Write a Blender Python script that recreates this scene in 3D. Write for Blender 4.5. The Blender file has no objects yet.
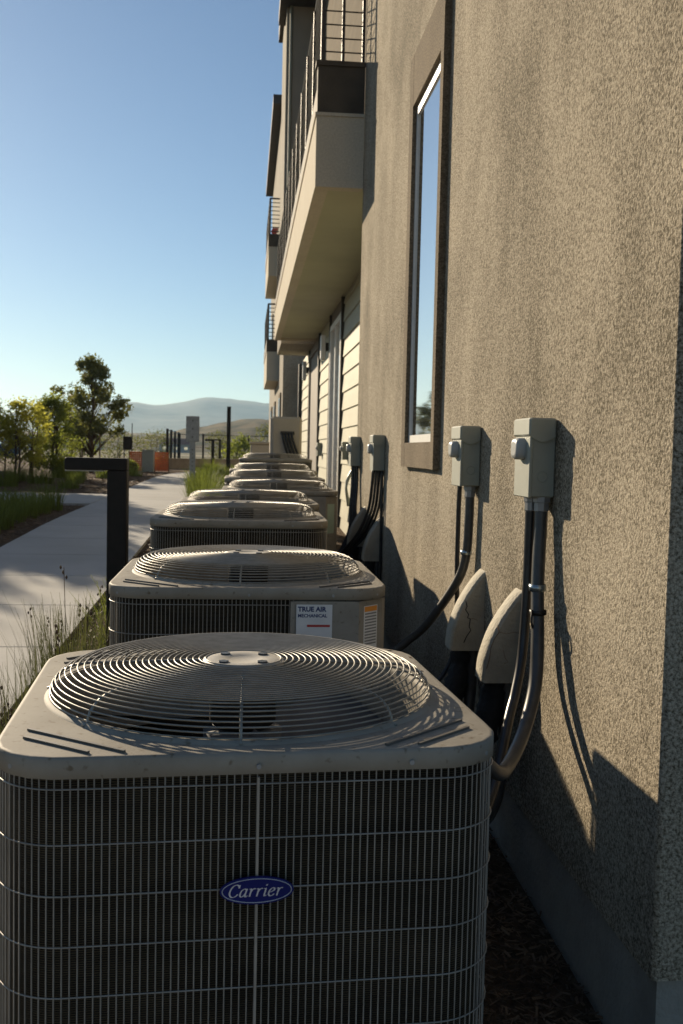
import bpy, math, random
from mathutils import Vector, Matrix
R = math.radians
scene = bpy.context.scene
COL = scene.collection
rnd = random.Random(7)

# ------------------------------------------------------------------ helpers
class MB:
    """collects verts / faces, then builds ONE mesh object"""
    def __init__(s): s.v = []; s.f = []; s.sm = []
    def add(s, vs, fs, smooth=False):
        o = len(s.v); s.v += [tuple(p) for p in vs]
        for f in fs: s.f.append([i + o for i in f]); s.sm.append(smooth)
    def box(s, x0, x1, y0, y1, z0, z1):
        vs = [(x0,y0,z0),(x1,y0,z0),(x1,y1,z0),(x0,y1,z0),(x0,y0,z1),(x1,y0,z1),(x1,y1,z1),(x0,y1,z1)]
        s.add(vs, [(0,3,2,1),(4,5,6,7),(0,1,5,4),(1,2,6,5),(2,3,7,6),(3,0,4,7)])
    def bbox(s, x0, x1, y0, y1, z0, z1, b=0.004):
        """box with chamfered vertical and horizontal edges"""
        rings = []
        for z, i in ((z0, b), (z0 + b, 0), (z1 - b, 0), (z1, b)):
            q = []
            for (cx, cy, sx, sy) in ((x0,y0,1,1),(x1,y0,-1,1),(x1,y1,-1,-1),(x0,y1,1,-1)):
                a = (cx + sx*(b + i), cy + sy*i); c = (cx + sx*i, cy + sy*(b + i))
                q += [c, a] if (sx, sy) in ((1,1), (-1,-1)) else [a, c]
            rings.append([(p[0], p[1], z) for p in q])
        s.loft(rings, True, True)
    def loft(s, rings, cap0=False, cap1=False, closed=True, smooth=False):
        n = len(rings[0]); vs = [p for r in rings for p in r]; fs = []
        m = n if closed else n - 1
        for k in range(len(rings) - 1):
            for i in range(m):
                j = (i + 1) % n
                fs.append((k*n + i, k*n + j, (k+1)*n + j, (k+1)*n + i))
        o = len(s.v); s.add(vs, fs, smooth)
        if cap0: s.f.append([o + i for i in range(n)][::-1]); s.sm.append(False)
        if cap1: s.f.append([o + (len(rings)-1)*n + i for i in range(n)]); s.sm.append(False)
    def tube(s, pts, r, n=8, closed=False, cap=True, smooth=True):
        pts = [Vector(p) for p in pts]; N = len(pts); rings = []; prev = None
        for i, p in enumerate(pts):
            if closed: t = pts[(i+1) % N] - pts[i-1]
            else: t = pts[min(i+1, N-1)] - pts[max(i-1, 0)]
            if t.length < 1e-9: t = Vector((0,0,1))
            t.normalize()
            if prev is None:
                a = Vector((0,0,1)) if abs(t.z) < .9 else Vector((1,0,0))
                u = t.cross(a).normalized()
            else:
                u = (prev - t*prev.dot(t)).normalized()
            prev = u; w = t.cross(u)
            rr = r[i] if isinstance(r, (list, tuple)) else r
            rings.append([p + u*rr*math.cos(2*math.pi*k/n) + w*rr*math.sin(2*math.pi*k/n) for k in range(n)])
        if closed: rings.append(rings[0])
        s.loft(rings, cap and not closed, cap and not closed, True, smooth)
    def lathe(s, prof, c=(0,0,0), n=32, smooth=True, cap0=False, cap1=False):
        rings = [[(c[0] + r*math.cos(2*math.pi*k/n), c[1] + r*math.sin(2*math.pi*k/n), c[2] + z) for k in range(n)] for r, z in prof]
        s.loft(rings, cap0, cap1, True, smooth)
    def build(s, name, mat, parent=None, loc=(0,0,0), rot=(0,0,0)):
        me = bpy.data.meshes.new(name); me.from_pydata(s.v, [], s.f)
        me.polygons.foreach_set('use_smooth', s.sm); me.update()
        o = bpy.data.objects.new(name, me); COL.objects.link(o)
        if mat: me.materials.append(mat)
        o.location = loc; o.rotation_euler = rot
        if parent: o.parent = parent
        return o

def tag(o, label=None, cat=None, group=None, kind=None):
    if label: o['label'] = label
    if cat: o['category'] = cat
    if group: o['group'] = group
    if kind: o['kind'] = kind
    return o
def thing(name, label, cat, loc=(0,0,0), rz=0, group=None):
    o = bpy.data.objects.new(name, None); COL.objects.link(o)
    o.empty_display_size = .1; o.location = loc; o.rotation_euler = (0,0,rz)
    return tag(o, label, cat, group)
def dup(root, loc=None, rz=None, label=None, group=None):
    def cp(o, parent):
        c = o.copy(); COL.objects.link(c)
        if parent: c.parent = parent
        for ch in list(o.children): cp(ch, c)
        return c
    r = cp(root, None)
    if loc is not None: r.location = loc
    if rz is not None: r.rotation_euler = (0,0,rz)
    return tag(r, label, None, group)
def spline(pts, sub=8):
    P = [Vector(p) for p in pts]; P = [P[0]*2 - P[1]] + P + [P[-1]*2 - P[-2]]; out = []
    for i in range(1, len(P) - 2):
        a, b, c, d = P[i-1:i+3]
        for k in range(sub):
            t = k/sub
            out.append(0.5*((2*b) + (c-a)*t + (2*a-5*b+4*c-d)*t*t + (3*b-a-3*c+d)*t**3))
    out.append(P[-2]); return out
def smooth01(t): t = max(0, min(1, t)); return t*t*(3 - 2*t)

def gz(Y):                                           # the ground rises gently away from the camera
    if Y < 2: return 0.0
    if Y < 16: return 0.032*(Y - 2)
    if Y < 50: return 0.448 + 0.35*(Y - 16)/34
    if Y < 90: return 0.798 - 0.6*smooth01((Y - 62)/28) if Y > 62 else 0.798
    return 0.198

# ------------------------------------------------------------------ materials
def newmat(name):
    m = bpy.data.materials.new(name); m.use_nodes = True
    nt = m.node_tree; b = nt.nodes['Principled BSDF']; return m, nt, b
def node(nt, t, **kw):
    n = nt.nodes.new(t)
    for k, v in kw.items():
        if k in n.inputs: n.inputs[k].default_value = v
        else: setattr(n, k, v)
    return n
def ramp(nt, fac, stops):
    r = nt.nodes.new('ShaderNodeValToRGB'); nt.links.new(fac, r.inputs[0])
    e = r.color_ramp.elements
    e[0].position, e[0].color = stops[0][0], (*stops[0][1], 1)
    e[1].position, e[1].color = stops[1][0], (*stops[1][1], 1)
    for p, c in stops[2:]:
        x = e.new(p); x.color = (*c, 1)
    return r.outputs[0]
def coords(nt, scale=(1,1,1)):
    tc = nt.nodes.new('ShaderNodeTexCoord'); mp = nt.nodes.new('ShaderNodeMapping')
    nt.links.new(tc.outputs['Object'], mp.inputs[0]); mp.inputs['Scale'].default_value = scale
    return mp.outputs[0]
def mat(name, c, c2=None, rough=.6, metal=0.0, scale=20, bump=0.0, bscale=None, stretch=(1,1,1), detail=5, lo=.3, hi=.7, spec=.5):
    """two colours mixed by noise, with an optional bump"""
    m, nt, b = newmat(name); b.inputs['Roughness'].default_value = rough; b.inputs['Metallic'].default_value = metal
    b.inputs['Specular IOR Level'].default_value = spec
    v = coords(nt, stretch)
    n = node(nt, 'ShaderNodeTexNoise', Scale=scale, Detail=detail); nt.links.new(v, n.inputs['Vector'])
    c2 = c2 or tuple(x*.8 for x in c)
    nt.links.new(ramp(nt, n.outputs['Fac'], [(lo, c2), (hi, c)]), b.inputs['Base Color'])
    if bump:
        n2 = node(nt, 'ShaderNodeTexNoise', Scale=bscale or scale, Detail=4); nt.links.new(v, n2.inputs['Vector'])
        bp = node(nt, 'ShaderNodeBump', Strength=min(1, bump), Distance=.01*max(1, bump)); nt.links.new(n2.outputs['Fac'], bp.inputs['Height'])
        nt.links.new(bp.outputs[0], b.inputs['Normal'])
    return m
def stucco(name, dark, light, grain=112, strength=1.0, dist=.009):
    m, nt, b = newmat(name); b.inputs['Roughness'].default_value = .95; b.inputs['Specular IOR Level'].default_value = .2
    v = coords(nt)
    g = node(nt, 'ShaderNodeTexNoise', Scale=grain, Detail=5, Roughness=.68); nt.links.new(v, g.inputs['Vector'])
    vs = coords(nt, (1.0, 1.0, .55))
    s = node(nt, 'ShaderNodeTexNoise', Scale=1.5, Detail=9, Roughness=.62, Distortion=.4); nt.links.new(vs, s.inputs['Vector'])
    mix = node(nt, 'ShaderNodeMath', operation='MULTIPLY_ADD'); nt.links.new(g.outputs['Fac'], mix.inputs[0]); mix.inputs[1].default_value = .75
    sc = node(nt, 'ShaderNodeMath', operation='MULTIPLY'); nt.links.new(s.outputs['Fac'], sc.inputs[0]); sc.inputs[1].default_value = .28
    nt.links.new(sc.outputs[0], mix.inputs[2])
    nt.links.new(ramp(nt, mix.outputs[0], [(.43, dark), (.61, light)]), b.inputs['Base Color'])
    vo = node(nt, 'ShaderNodeTexVoronoi', Scale=grain*1.1); nt.links.new(v, vo.inputs['Vector'])
    h = node(nt, 'ShaderNodeMath', operation='MULTIPLY_ADD'); nt.links.new(vo.outputs['Distance'], h.inputs[0]); h.inputs[1].default_value = -.25
    nt.links.new(g.outputs['Fac'], h.inputs[2])
    bp = node(nt, 'ShaderNodeBump', Strength=strength, Distance=dist); nt.links.new(h.outputs[0], bp.inputs['Height'])
    nt.links.new(bp.outputs[0], b.inputs['Normal'])
    return m
def glass(name, tint=(.03,.035,.035)):
    m, nt, b = newmat(name); b.inputs['Base Color'].default_value = (*tint, 1); b.inputs['Roughness'].default_value = .03
    b.inputs['IOR'].default_value = 6.0; b.inputs['Specular IOR Level'].default_value = .8
    return m
def leafmat(name, c, c2, trans=.45, scale=1.2):
    m, nt, b = newmat(name); b.inputs['Roughness'].default_value = .6; b.inputs['Specular IOR Level'].default_value = .3
    gi = nt.nodes.new('ShaderNodeNewGeometry')
    v = coords(nt); n = node(nt, 'ShaderNodeTexNoise', Scale=scale, Detail=3); nt.links.new(v, n.inputs['Vector'])
    ad = node(nt, 'ShaderNodeMath', operation='MULTIPLY_ADD'); nt.links.new(gi.outputs['Random Per Island'], ad.inputs[0]); ad.inputs[1].default_value = .45
    nt.links.new(n.outputs['Fac'], ad.inputs[2])
    col = ramp(nt, ad.outputs[0], [(.35, c2), (1.0, c)])
    nt.links.new(col, b.inputs['Base Color'])
    tr = nt.nodes.new('ShaderNodeBsdfTranslucent'); nt.links.new(col, tr.inputs[0])
    mx = nt.nodes.new('ShaderNodeMixShader'); mx.inputs[0].default_value = trans
    nt.links.new(b.outputs[0], mx.inputs[1]); nt.links.new(tr.outputs[0], mx.inputs[2])
    nt.links.new(mx.outputs[0], nt.nodes['Material Output'].inputs[0])
    return m
def plain(name, c, rough=.5, metal=0, spec=.5):
    return mat(name, c, tuple(x*.88 for x in c), rough, metal, 14, spec=spec)

M = {}
M['stucco'] = stucco('stucco_tan', (.115,.094,.058), (.54,.465,.35))
M['stucco_grey'] = stucco('stucco_warm_grey', (.27,.245,.20), (.44,.40,.33), 40, .5, .008)
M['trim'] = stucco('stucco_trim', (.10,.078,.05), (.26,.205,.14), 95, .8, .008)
M['fascia'] = stucco('stucco_fascia', (.54,.48,.375), (.66,.595,.47), 60, .4, .006)
M['foundation'] = mat('foundation', (.36,.335,.29), (.25,.235,.20), .95, 0, 6, .5, 60)
M['siding'] = mat('siding_cream', (.52,.50,.37), (.44,.42,.31), .7, 0, 5, .08, 90, (1,.15,1))
M['brown'] = mat('board_shade_brown', (.19,.155,.11), (.14,.115,.08), .9, 0, 6, .2, 40, (1,.1,1), spec=.05)  # darkened brown: the shade of the upper recess is put into the colour
M['soffit'] = mat('soffit', (.52,.51,.35), (.44,.43,.29), .9, 0, 1.2, .25, 90)
M['dark_band'] = mat('dark_band', (.10,.080,.055), (.06,.048,.035), .8, 0, 4, .3, 60)
M['rail'] = mat('rail_metal', (.055,.045,.035), (.04,.033,.026), .5, .3, 20)
M['roof'] = mat('eave_dark', (.075,.06,.05), (.05,.042,.036), .8, 0, 5)
M['white'] = plain('vinyl_white', (.78,.77,.72), .45)
M['glass'] = glass('window_glass')
M['darktrim'] = plain('dark_trim', (.05,.045,.038), .7)
M['door'] = mat('door_taupe', (.24,.205,.17), (.20,.17,.14), .7, 0, 4)

def cabinet_paint():
    m, nt, b = newmat('cabinet_paint'); b.inputs['Roughness'].default_value = .5; b.inputs['Specular IOR Level'].default_value = .13
    v = coords(nt)
    n = node(nt, 'ShaderNodeTexNoise', Scale=5.5, Detail=6, Roughness=.6); nt.links.new(v, n.inputs['Vector'])
    base = ramp(nt, n.outputs['Fac'], [(.32, (.235,.21,.17)), (.66, (.335,.31,.26))])
    n2 = node(nt, 'ShaderNodeTexNoise', Scale=55, Detail=2); nt.links.new(v, n2.inputs['Vector'])
    sp = ramp(nt, n2.outputs['Fac'], [(.62, (1,1,1)), (.74, (.50,.42,.33))])
    mx = node(nt, 'ShaderNodeMix', data_type='RGBA', blend_type='MULTIPLY'); mx.inputs['Factor'].default_value = .8
    nt.links.new(base, mx.inputs['A']); nt.links.new(sp, mx.inputs['B'])
    nt.links.new(mx.outputs['Result'], b.inputs['Base Color'])
    rr = nt.nodes.new('ShaderNodeMapRange'); rr.inputs['To Min'].default_value = .55; rr.inputs['To Max'].default_value = .75
    nt.links.new(n.outputs['Fac'], rr.inputs['Value']); nt.links.new(rr.outputs[0], b.inputs['Roughness'])
    n3 = node(nt, 'ShaderNodeTexNoise', Scale=160, Detail=2); nt.links.new(v, n3.inputs['Vector'])
    bp = node(nt, 'ShaderNodeBump', Strength=.12, Distance=.002); nt.links.new(n3.outputs['Fac'], bp.inputs['Height']); nt.links.new(bp.outputs[0], b.inputs['Normal'])
    return m
M['paint'] = cabinet_paint()
M['wire'] = mat('guard_wire', (.33,.31,.27), (.24,.225,.19), .42, .3, 30)
M['grille'] = mat('grille_wire', (.38,.355,.31), (.25,.235,.205), .4, .3, 9)
M['hub'] = mat('hub_plate', (.50,.46,.38), (.42,.385,.32), .5, 0, 12)
M['bolt'] = plain('bolt_dark', (.06,.055,.05), .4, .6)
M['rib'] = plain('rib_dark', (.11,.10,.085), .5)
M['blade'] = mat('fan_blade', (.12,.12,.12), (.08,.08,.08), .7, 0, 10)
M['motor'] = plain('motor_black', (.016,.016,.016), .8, 0, .2)
def coil_mat():
    m, nt, b = newmat('coil_fins'); b.inputs['Roughness'].default_value = .7; b.inputs['Specular IOR Level'].default_value = .15
    v = coords(nt, (1,1,1))
    w = node(nt, 'ShaderNodeTexWave', Scale=75, Distortion=1.2, wave_type='BANDS', bands_direction='Z'); w.inputs['Detail'].default_value = 2
    w.inputs['Detail Scale'].default_value = 3
    nt.links.new(v, w.inputs['Vector'])
    n = node(nt, 'ShaderNodeTexNoise', Scale=5, Detail=6, Roughness=.65); nt.links.new(coords(nt, (.6,.6,2.0)), n.inputs['Vector'])
    mu = node(nt, 'ShaderNodeMath', operation='MULTIPLY'); nt.links.new(w.outputs['Fac'], mu.inputs[0]); nt.links.new(n.outputs['Fac'], mu.inputs[1])
    nt.links.new(ramp(nt, mu.outputs[0], [(.16, (.007,.0055,.004)), (.62, (.095,.074,.044))]), b.inputs['Base Color'])
    bp = node(nt, 'ShaderNodeBump', Strength=.4, Distance=.003); nt.links.new(w.outputs['Fac'], bp.inputs['Height']); nt.links.new(bp.outputs[0], b.inputs['Normal'])
    return m
M['coil'] = coil_mat()
M['navy'] = plain('badge_navy', (.010,.014,.12), .55, 0, .15)
M['silver'] = plain('badge_silver', (.55,.56,.60), .3, .3)
M['paper'] = plain('sticker_paper', (.72,.72,.70), .6)
M['ink'] = plain('ink_blue', (.035,.05,.14), .6)
M['inkgrey'] = plain('ink_grey', (.22,.22,.22), .6)
M['inkred'] = plain('ink_red', (.45,.05,.04), .6)
M['inkorange'] = plain('ink_orange', (.80,.30,.04), .6)
M['greensticker'] = plain('pale_green_sticker', (.42,.52,.40), .6)
M['concrete'] = mat('concrete_pad', (.36,.35,.32), (.28,.27,.25), .95, 0, 5, .3, 80)
M['boxgrey'] = mat('switch_box_grey', (.33,.345,.285), (.28,.29,.24), .5, 0, 8)
M['knob'] = plain('switch_handle', (.42,.43,.41), .4)
M['conduit'] = mat('conduit_black', (.038,.038,.04), (.02,.02,.02), .32, 0, 30)
M['conduit_grey'] = mat('conduit_grey', (.075,.075,.072), (.05,.05,.048), .38, 0, 30)
M['foam'] = mat('foam_black', (.014,.014,.015), (.006,.006,.006), .8, 0, 40, .8, 45)
M['hood'] = mat('hood_plastic', (.46,.42,.325), (.33,.30,.23), .8, 0, 9, .7, 60)
M['clamp'] = plain('clamp_steel', (.42,.48,.50), .3, .8)
M['black'] = plain('black_tie', (.012,.012,.012), .5)
M['cableg'] = plain('cable_pale', (.42,.46,.40), .4)
M['bronze'] = mat('bronze_paint', (.020,.016,.013), (.013,.011,.009), .6, 0, 20, spec=.25)
M['galv'] = mat('galvanised', (.36,.36,.35), (.26,.26,.255), .5, .5, 12)
M['orange'] = mat('orange_mesh', (.75,.18,.06), (.55,.12,.04), .8, 0, 6)
M['util'] = plain('cabinet_grey', (.33,.36,.34), .5)
M['lowwall'] = mat('low_wall', (.38,.31,.22), (.28,.23,.165), .95, 0, 6, .5, 30)
M['bark'] = mat('bark', (.13,.085,.055), (.06,.042,.03), .95, 0, 12, 1, 30, (1,1,.25))
M['stake'] = mat('stake_wood', (.24,.16,.09), (.17,.11,.065), .9, 0, 9)
M['leaf_dark'] = leafmat('leaf_dark', (.21,.215,.055), (.075,.09,.025), .58)
M['leaf_green'] = leafmat('leaf_green', (.30,.34,.055), (.12,.15,.025), .66)
M['leaf_gold'] = leafmat('leaf_gold', (.56,.54,.09), (.32,.32,.05), .7)
M['grass'] = leafmat('grass_green', (.20,.245,.045), (.085,.11,.022), .55, 3)
M['grass_yellow'] = leafmat('grass_yellow', (.26,.30,.05), (.12,.16,.03), .5, 3)
M['rush'] = leafmat('rush_dull', (.13,.14,.045), (.05,.055,.022), .42, 3)
M['chips'] = leafmat('mulch_chips', (.20,.125,.07), (.045,.028,.018), .0, 4)
M['tan'] = mat('render_tan', (.48,.42,.33), (.40,.35,.28), .9, 0, 2)
M['redroof'] = mat('roof_red', (.28,.10,.07), (.20,.075,.05), .9, 0, 3)
M['greyhouse'] = mat('house_grey', (.42,.40,.37), (.35,.33,.31), .9, 0, 1)
M['carblue'] = plain('car_blue', (.045,.075,.12), .25, .3)
M['tyre'] = plain('tyre', (.02,.02,.02), .8)
M['carglass'] = glass('car_glass', (.02,.025,.03))
M['lamp_lens'] = plain('lens_clear', (.5,.5,.48), .3)
M['flag_red'] = plain('flower_red', (.5,.05,.03), .7)

def ground_mat():
    m, nt, b = newmat('ground_soil'); b.inputs['Roughness'].default_value = 1; b.inputs['Specular IOR Level'].default_value = .1
    v = coords(nt)
    n1 = node(nt, 'ShaderNodeTexNoise', Scale=.035, Detail=8); nt.links.new(v, n1.inputs['Vector'])
    n2 = node(nt, 'ShaderNodeTexNoise', Scale=26, Detail=5, Roughness=.7); nt.links.new(v, n2.inputs['Vector'])
    near = ramp(nt, n2.outputs['Fac'], [(.3, (.045,.03,.02)), (.7, (.17,.115,.07))])
    far = ramp(nt, n1.outputs['Fac'], [(.35, (.10,.10,.05)), (.5, (.22,.19,.12)), (.65, (.30,.26,.18))])
    sx = nt.nodes.new('ShaderNodeSeparateXYZ'); nt.links.new(v, sx.inputs[0])
    mr = nt.nodes.new('ShaderNodeMapRange'); mr.inputs['From Min'].default_value = 52; mr.inputs['From Max'].default_value = 75
    nt.links.new(sx.outputs['Y'], mr.inputs['Value'])
    mx = node(nt, 'ShaderNodeMix', data_type='RGBA'); nt.links.new(mr.outputs[0], mx.inputs['Factor'])
    nt.links.new(near, mx.inputs['A']); nt.links.new(far, mx.inputs['B']); nt.links.new(mx.outputs['Result'], b.inputs['Base Color'])
    bp = node(nt, 'ShaderNodeBump', Strength=.9, Distance=.03); nt.links.new(n2.outputs['Fac'], bp.inputs['Height']); nt.links.new(bp.outputs[0], b.inputs['Normal'])
    return m
M['ground'] = ground_mat()
def path_mat():
    m, nt, b = newmat('path_concrete'); b.inputs['Roughness'].default_value = .85; b.inputs['Specular IOR Level'].default_value = .3
    v = coords(nt)
    n1 = node(nt, 'ShaderNodeTexNoise', Scale=.9, Detail=6); nt.links.new(v, n1.inputs['Vector'])
    n2 = node(nt, 'ShaderNodeTexNoise', Scale=70, Detail=3); nt.links.new(v, n2.inputs['Vector'])
    ad = node(nt, 'ShaderNodeMath', operation='MULTIPLY_ADD'); nt.links.new(n2.outputs['Fac'], ad.inputs[0]); ad.inputs[1].default_value = .3; nt.links.new(n1.outputs['Fac'], ad.inputs[2])
    nt.links.new(ramp(nt, ad.outputs[0], [(.4, (.36,.355,.34)), (.9, (.47,.465,.45))]), b.inputs['Base Color'])
    bp = node(nt, 'ShaderNodeBump', Strength=.3, Distance=.004); nt.links.new(n2.outputs['Fac'], bp.inputs['Height']); nt.links.new(bp.outputs[0], b.inputs['Normal'])
    return m
M['path'] = path_mat()
M['hill'] = mat('hill_scrub', (.20,.15,.085), (.05,.052,.026), 1, 0, .12, 0, detail=9, lo=.38, hi=.62, spec=.1)
M['mountain'] = mat('mountain_rock', (.30,.27,.22), (.17,.16,.13), 1, 0, .008, 0, detail=9, spec=.1)

# ------------------------------------------------------------------ camera
F_PX, CAMZ = 995.0, 1.69
yaw, pitch, roll = R(5.5498), R(3.5016), R(1.26)
f = Vector((math.sin(yaw)*math.cos(pitch), math.cos(yaw)*math.cos(pitch), -math.sin(pitch)))
r0 = Vector((math.cos(yaw), -math.sin(yaw), 0)); u0 = r0.cross(f)
r1 = r0*math.cos(roll) + u0*math.sin(roll); u1 = u0*math.cos(roll) - r0*math.sin(roll)
cam = bpy.data.cameras.new('camera'); co = bpy.data.objects.new('camera', cam); COL.objects.link(co)
co.matrix_world = Matrix(((r1.x, u1.x, -f.x, 0), (r1.y, u1.y, -f.y, 0), (r1.z, u1.z, -f.z, CAMZ), (0,0,0,1)))
cam.sensor_width = 36; cam.lens = F_PX/1024*36; cam.clip_end = 20000; cam.clip_start = .05
cam.dof.use_dof = True; cam.dof.focus_distance = 2.6; cam.dof.aperture_fstop = 9
scene.camera = co

# ------------------------------------------------------------------ light
L = Vector((1, -1.95, -.73))                        # direction the sunlight travels
sd = -L.normalized(); elev = math.asin(sd.z); az = math.atan2(sd.x, sd.y)
sun = bpy.data.lights.new('sun', 'SUN'); sun.energy = 4.4; sun.angle = R(.5); sun.color = (1, .83, .60)
so = bpy.data.objects.new('sun', sun); COL.objects.link(so)
so.rotation_euler = L.to_track_quat('-Z', 'Y').to_euler(); so.location = (-20, 40, 20)
w = bpy.data.worlds.new('World'); scene.world = w; w.use_nodes = True
nt = w.node_tree; bg = nt.nodes['Background']
sky = nt.nodes.new('ShaderNodeTexSky'); sky.sky_type = 'NISHITA'; sky.sun_disc = False
sky.sun_elevation = elev; sky.sun_rotation = az; sky.altitude = 300
sky.air_density = 1.0; sky.dust_density = .18; sky.ozone_density = 3.0
nt.links.new(sky.outputs[0], bg.inputs[0]); bg.inputs[1].default_value = .054
vs = scene.view_settings; vs.view_transform = 'Standard'; vs.look = 'None'; vs.exposure = .72; vs.gamma = 1
scene.cycles.max_bounces = 8; scene.cycles.volume_bounces = 1; scene.cycles.use_denoising = True

# ------------------------------------------------------------------ ground, path
ys = [-200,-60,-20,-5,0,2] + [2 + i for i in range(1, 60)] + [65,70,75,80,85,90,110,150,250,400,700,1200,2000,3000,4100]
xs = [-2400,-1200,-500,-200,-80,-40,-20,-12,-6,-3.05,-1.35,0,1.0,3,8,20,60,200,600,2400]
g = MB(); V = []
for y in ys:
    for x in xs: V.append((x, y, gz(y)))
nx = len(xs)
g.add(V, [(j*nx+i, j*nx+i+1, (j+1)*nx+i+1, (j+1)*nx+i) for j in range(len(ys)-1) for i in range(nx-1)], True)
tag(g.build('ground', M['ground']), kind='structure')

def strip_slab(mb, left, right, t=.05):
    """slab between two edges given per Y, broken at control joints"""
    for (a, b, c, d) in zip(left, right, left[1:], right[1:]):
        z0, z1 = gz(a[1]), gz(c[1]); gap = .011
        vs = [(a[0],a[1]+gap,z0+t-.003),(b[0],b[1]+gap,gz(b[1])+t-.003),(d[0],d[1]-gap,gz(d[1])+t-.003),(c[0],c[1]-gap,z1+t-.003)]
        lo = [(x, y, z - t - .05) for x, y, z in vs]
        mb.add(vs + lo, [(0,1,2,3),(0,4,5,1),(1,5,6,2),(2,6,7,3),(3,7,4,0)])
p = MB()
yj = [-2, -.5, 1, 2.5, 4, 5.7, 7.35, 8.97, 10.6, 12.2, 13.8, 15.4, 17, 18.5, 19.7]
strip_slab(p, [(-3.05, y) for y in yj], [(-1.33, y) for y in yj])
yj = [19.7, 21.7, 23.8]
strip_slab(p, [(-3.05, y) for y in yj], [(-1.35, y) for y in yj])
for x0, x1 in ((-14,-11), (-11,-8), (-8,-5.4), (-5.4,-3.07)):
    strip_slab(p, [(x0, 20.2), (x0, 23.6)], [(x1, 20.2), (x1, 23.6)])
cen = [(-2.2, 23.8), (-2.2, 28), (-2.2, 32), (-2.1, 35.5), (-1.7, 38.5), (-.9, 41), (.3, 43), (2.2, 44.3), (5, 45)]
cs = spline([(x, y, 0) for x, y in cen], 3); le = []; ri = []
for i, c in enumerate(cs):
    t = (cs[min(i+1, len(cs)-1)] - cs[max(i-1, 0)]).normalized(); n = Vector((-t.y, t.x, 0))
    le.append(tuple(c + n*.85)); ri.append(tuple(c - n*.85))
strip_slab(p, le, ri)
for x0, x1 in ((-1.30, .7), (.71, 2.7), (2.71, 4.7), (4.71, 6.7)):  # unseen slabs around the camera, added to bounce sunlight onto shaded faces
    for y0, y1 in ((-7.0, -5.0), (-4.99, -3.0), (-2.99, -1.0), (-.99, 1.05)): p.bbox(x0, x1, y0, y1, -.08, .047, .004)
tag(p.build('path', M['path']), kind='structure')

# mulch chips: uncountable bark pieces on the beds
def chips(areas, name):
    mb = MB()
    for (x0, x1, y0, y1, n, s) in areas:
        for _ in range(n):
            x, y = rnd.uniform(x0, x1), rnd.uniform(y0, y1); z = gz(y) + rnd.uniform(.003, .035)
            a = rnd.uniform(0, 6.28); l = s*rnd.uniform(.4, 1.3); wd = s*rnd.uniform(.06, .2); ti = rnd.uniform(-.5, .5)
            d = Vector((math.cos(a), math.sin(a), ti*.6)); q = Vector((-math.sin(a), math.cos(a), rnd.uniform(-.6, .6)))
            c = Vector((x, y, z + abs(ti)*l*.25))
            th = Vector((0, 0, s*.05)); A = [c+d*l/2+q*wd/2, c-d*l/2+q*wd*.7, c-d*l/2-q*wd/2, c+d*l/2-q*wd*.6]
            mb.add(A + [v + th for v in A], [(4,5,6,7),(0,1,5,4),(1,2,6,5),(2,3,7,6),(3,0,4,7)])
    return tag(mb.build(name, M['chips']), kind='stuff')
chips([(.5, 1.06, 1.2, 5.0, 6000, .034), (-1.33, -.46, 2.5, 10, 4500, .045), (-1.33, -.3, 10, 24, 1500, .08),
       (-8, -3.05, 11, 20, 2600, .09), (-12, -3.0, 24, 40, 2600, .11)], 'mulch_chips')

# ------------------------------------------------------------------ condenser units
def rsq(hw, r, n=9, hd=None):
    """rounded square outline, counter clockwise from the front right corner start"""
    hd = hd or hw; out = []
    for (cx, cy, a0) in ((hw-r, -hd+r, -90), (hw-r, hd-r, 0), (-hw+r, hd-r, 90), (-hw+r, -hd+r, 180)):
        for k in range(n):
            a = R(a0 + 90*k/(n-1)); out.append((cx + r*math.cos(a), cy + r*math.sin(a)))
    return out
def resample(poly, step, closed=True):
    P = [Vector(p) for p in poly] + ([Vector(poly[0])] if closed else []); tot = sum((P[i+1]-P[i]).length for i in range(len(P)-1))
    n = int(round(tot/step)); out = []; i = 0; acc = 0
    for k in range(n):
        d = tot*k/n
        while acc + (P[i+1]-P[i]).length < d: acc += (P[i+1]-P[i]).length; i += 1
        out.append(P[i].lerp(P[i+1], (d-acc)/(P[i+1]-P[i]).length))
    return out
HW, HT, RC = .455, 1.10, .125
def glyph_strokes():
    return {
     'C': ([[(.55,.60),(.46,.72),(.32,.75),(.15,.64),(.05,.42),(.05,.18),(.17,.02),(.32,0),(.46,.07),(.54,.18)], [(.55,.74),(.55,.54)]], .58),
     'a': ([[(.36,.44),(.24,.49),(.10,.40),(.03,.22),(.05,.06),(.15,0),(.26,.08),(.35,.24)], [(.385,.49),(.35,.28),(.34,.08),(.40,.0),(.48,.07)]], .46),
     'r': ([[(.00,.45),(.08,.48),(.11,.40),(.09,.0)], [(.10,.24),(.17,.40),(.26,.49),(.35,.46)]], .36),
     'i': ([[(.00,.45),(.08,.48),(.11,.40),(.09,.12),(.12,.01),(.21,.06)], [(.11,.64),(.135,.73)]], .22),
     'e': ([[(.06,.22),(.22,.27),(.34,.36),(.32,.47),(.20,.49),(.08,.36),(.04,.16),(.12,.02),(.25,.01),(.38,.12)]], .40),
    }
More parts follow.
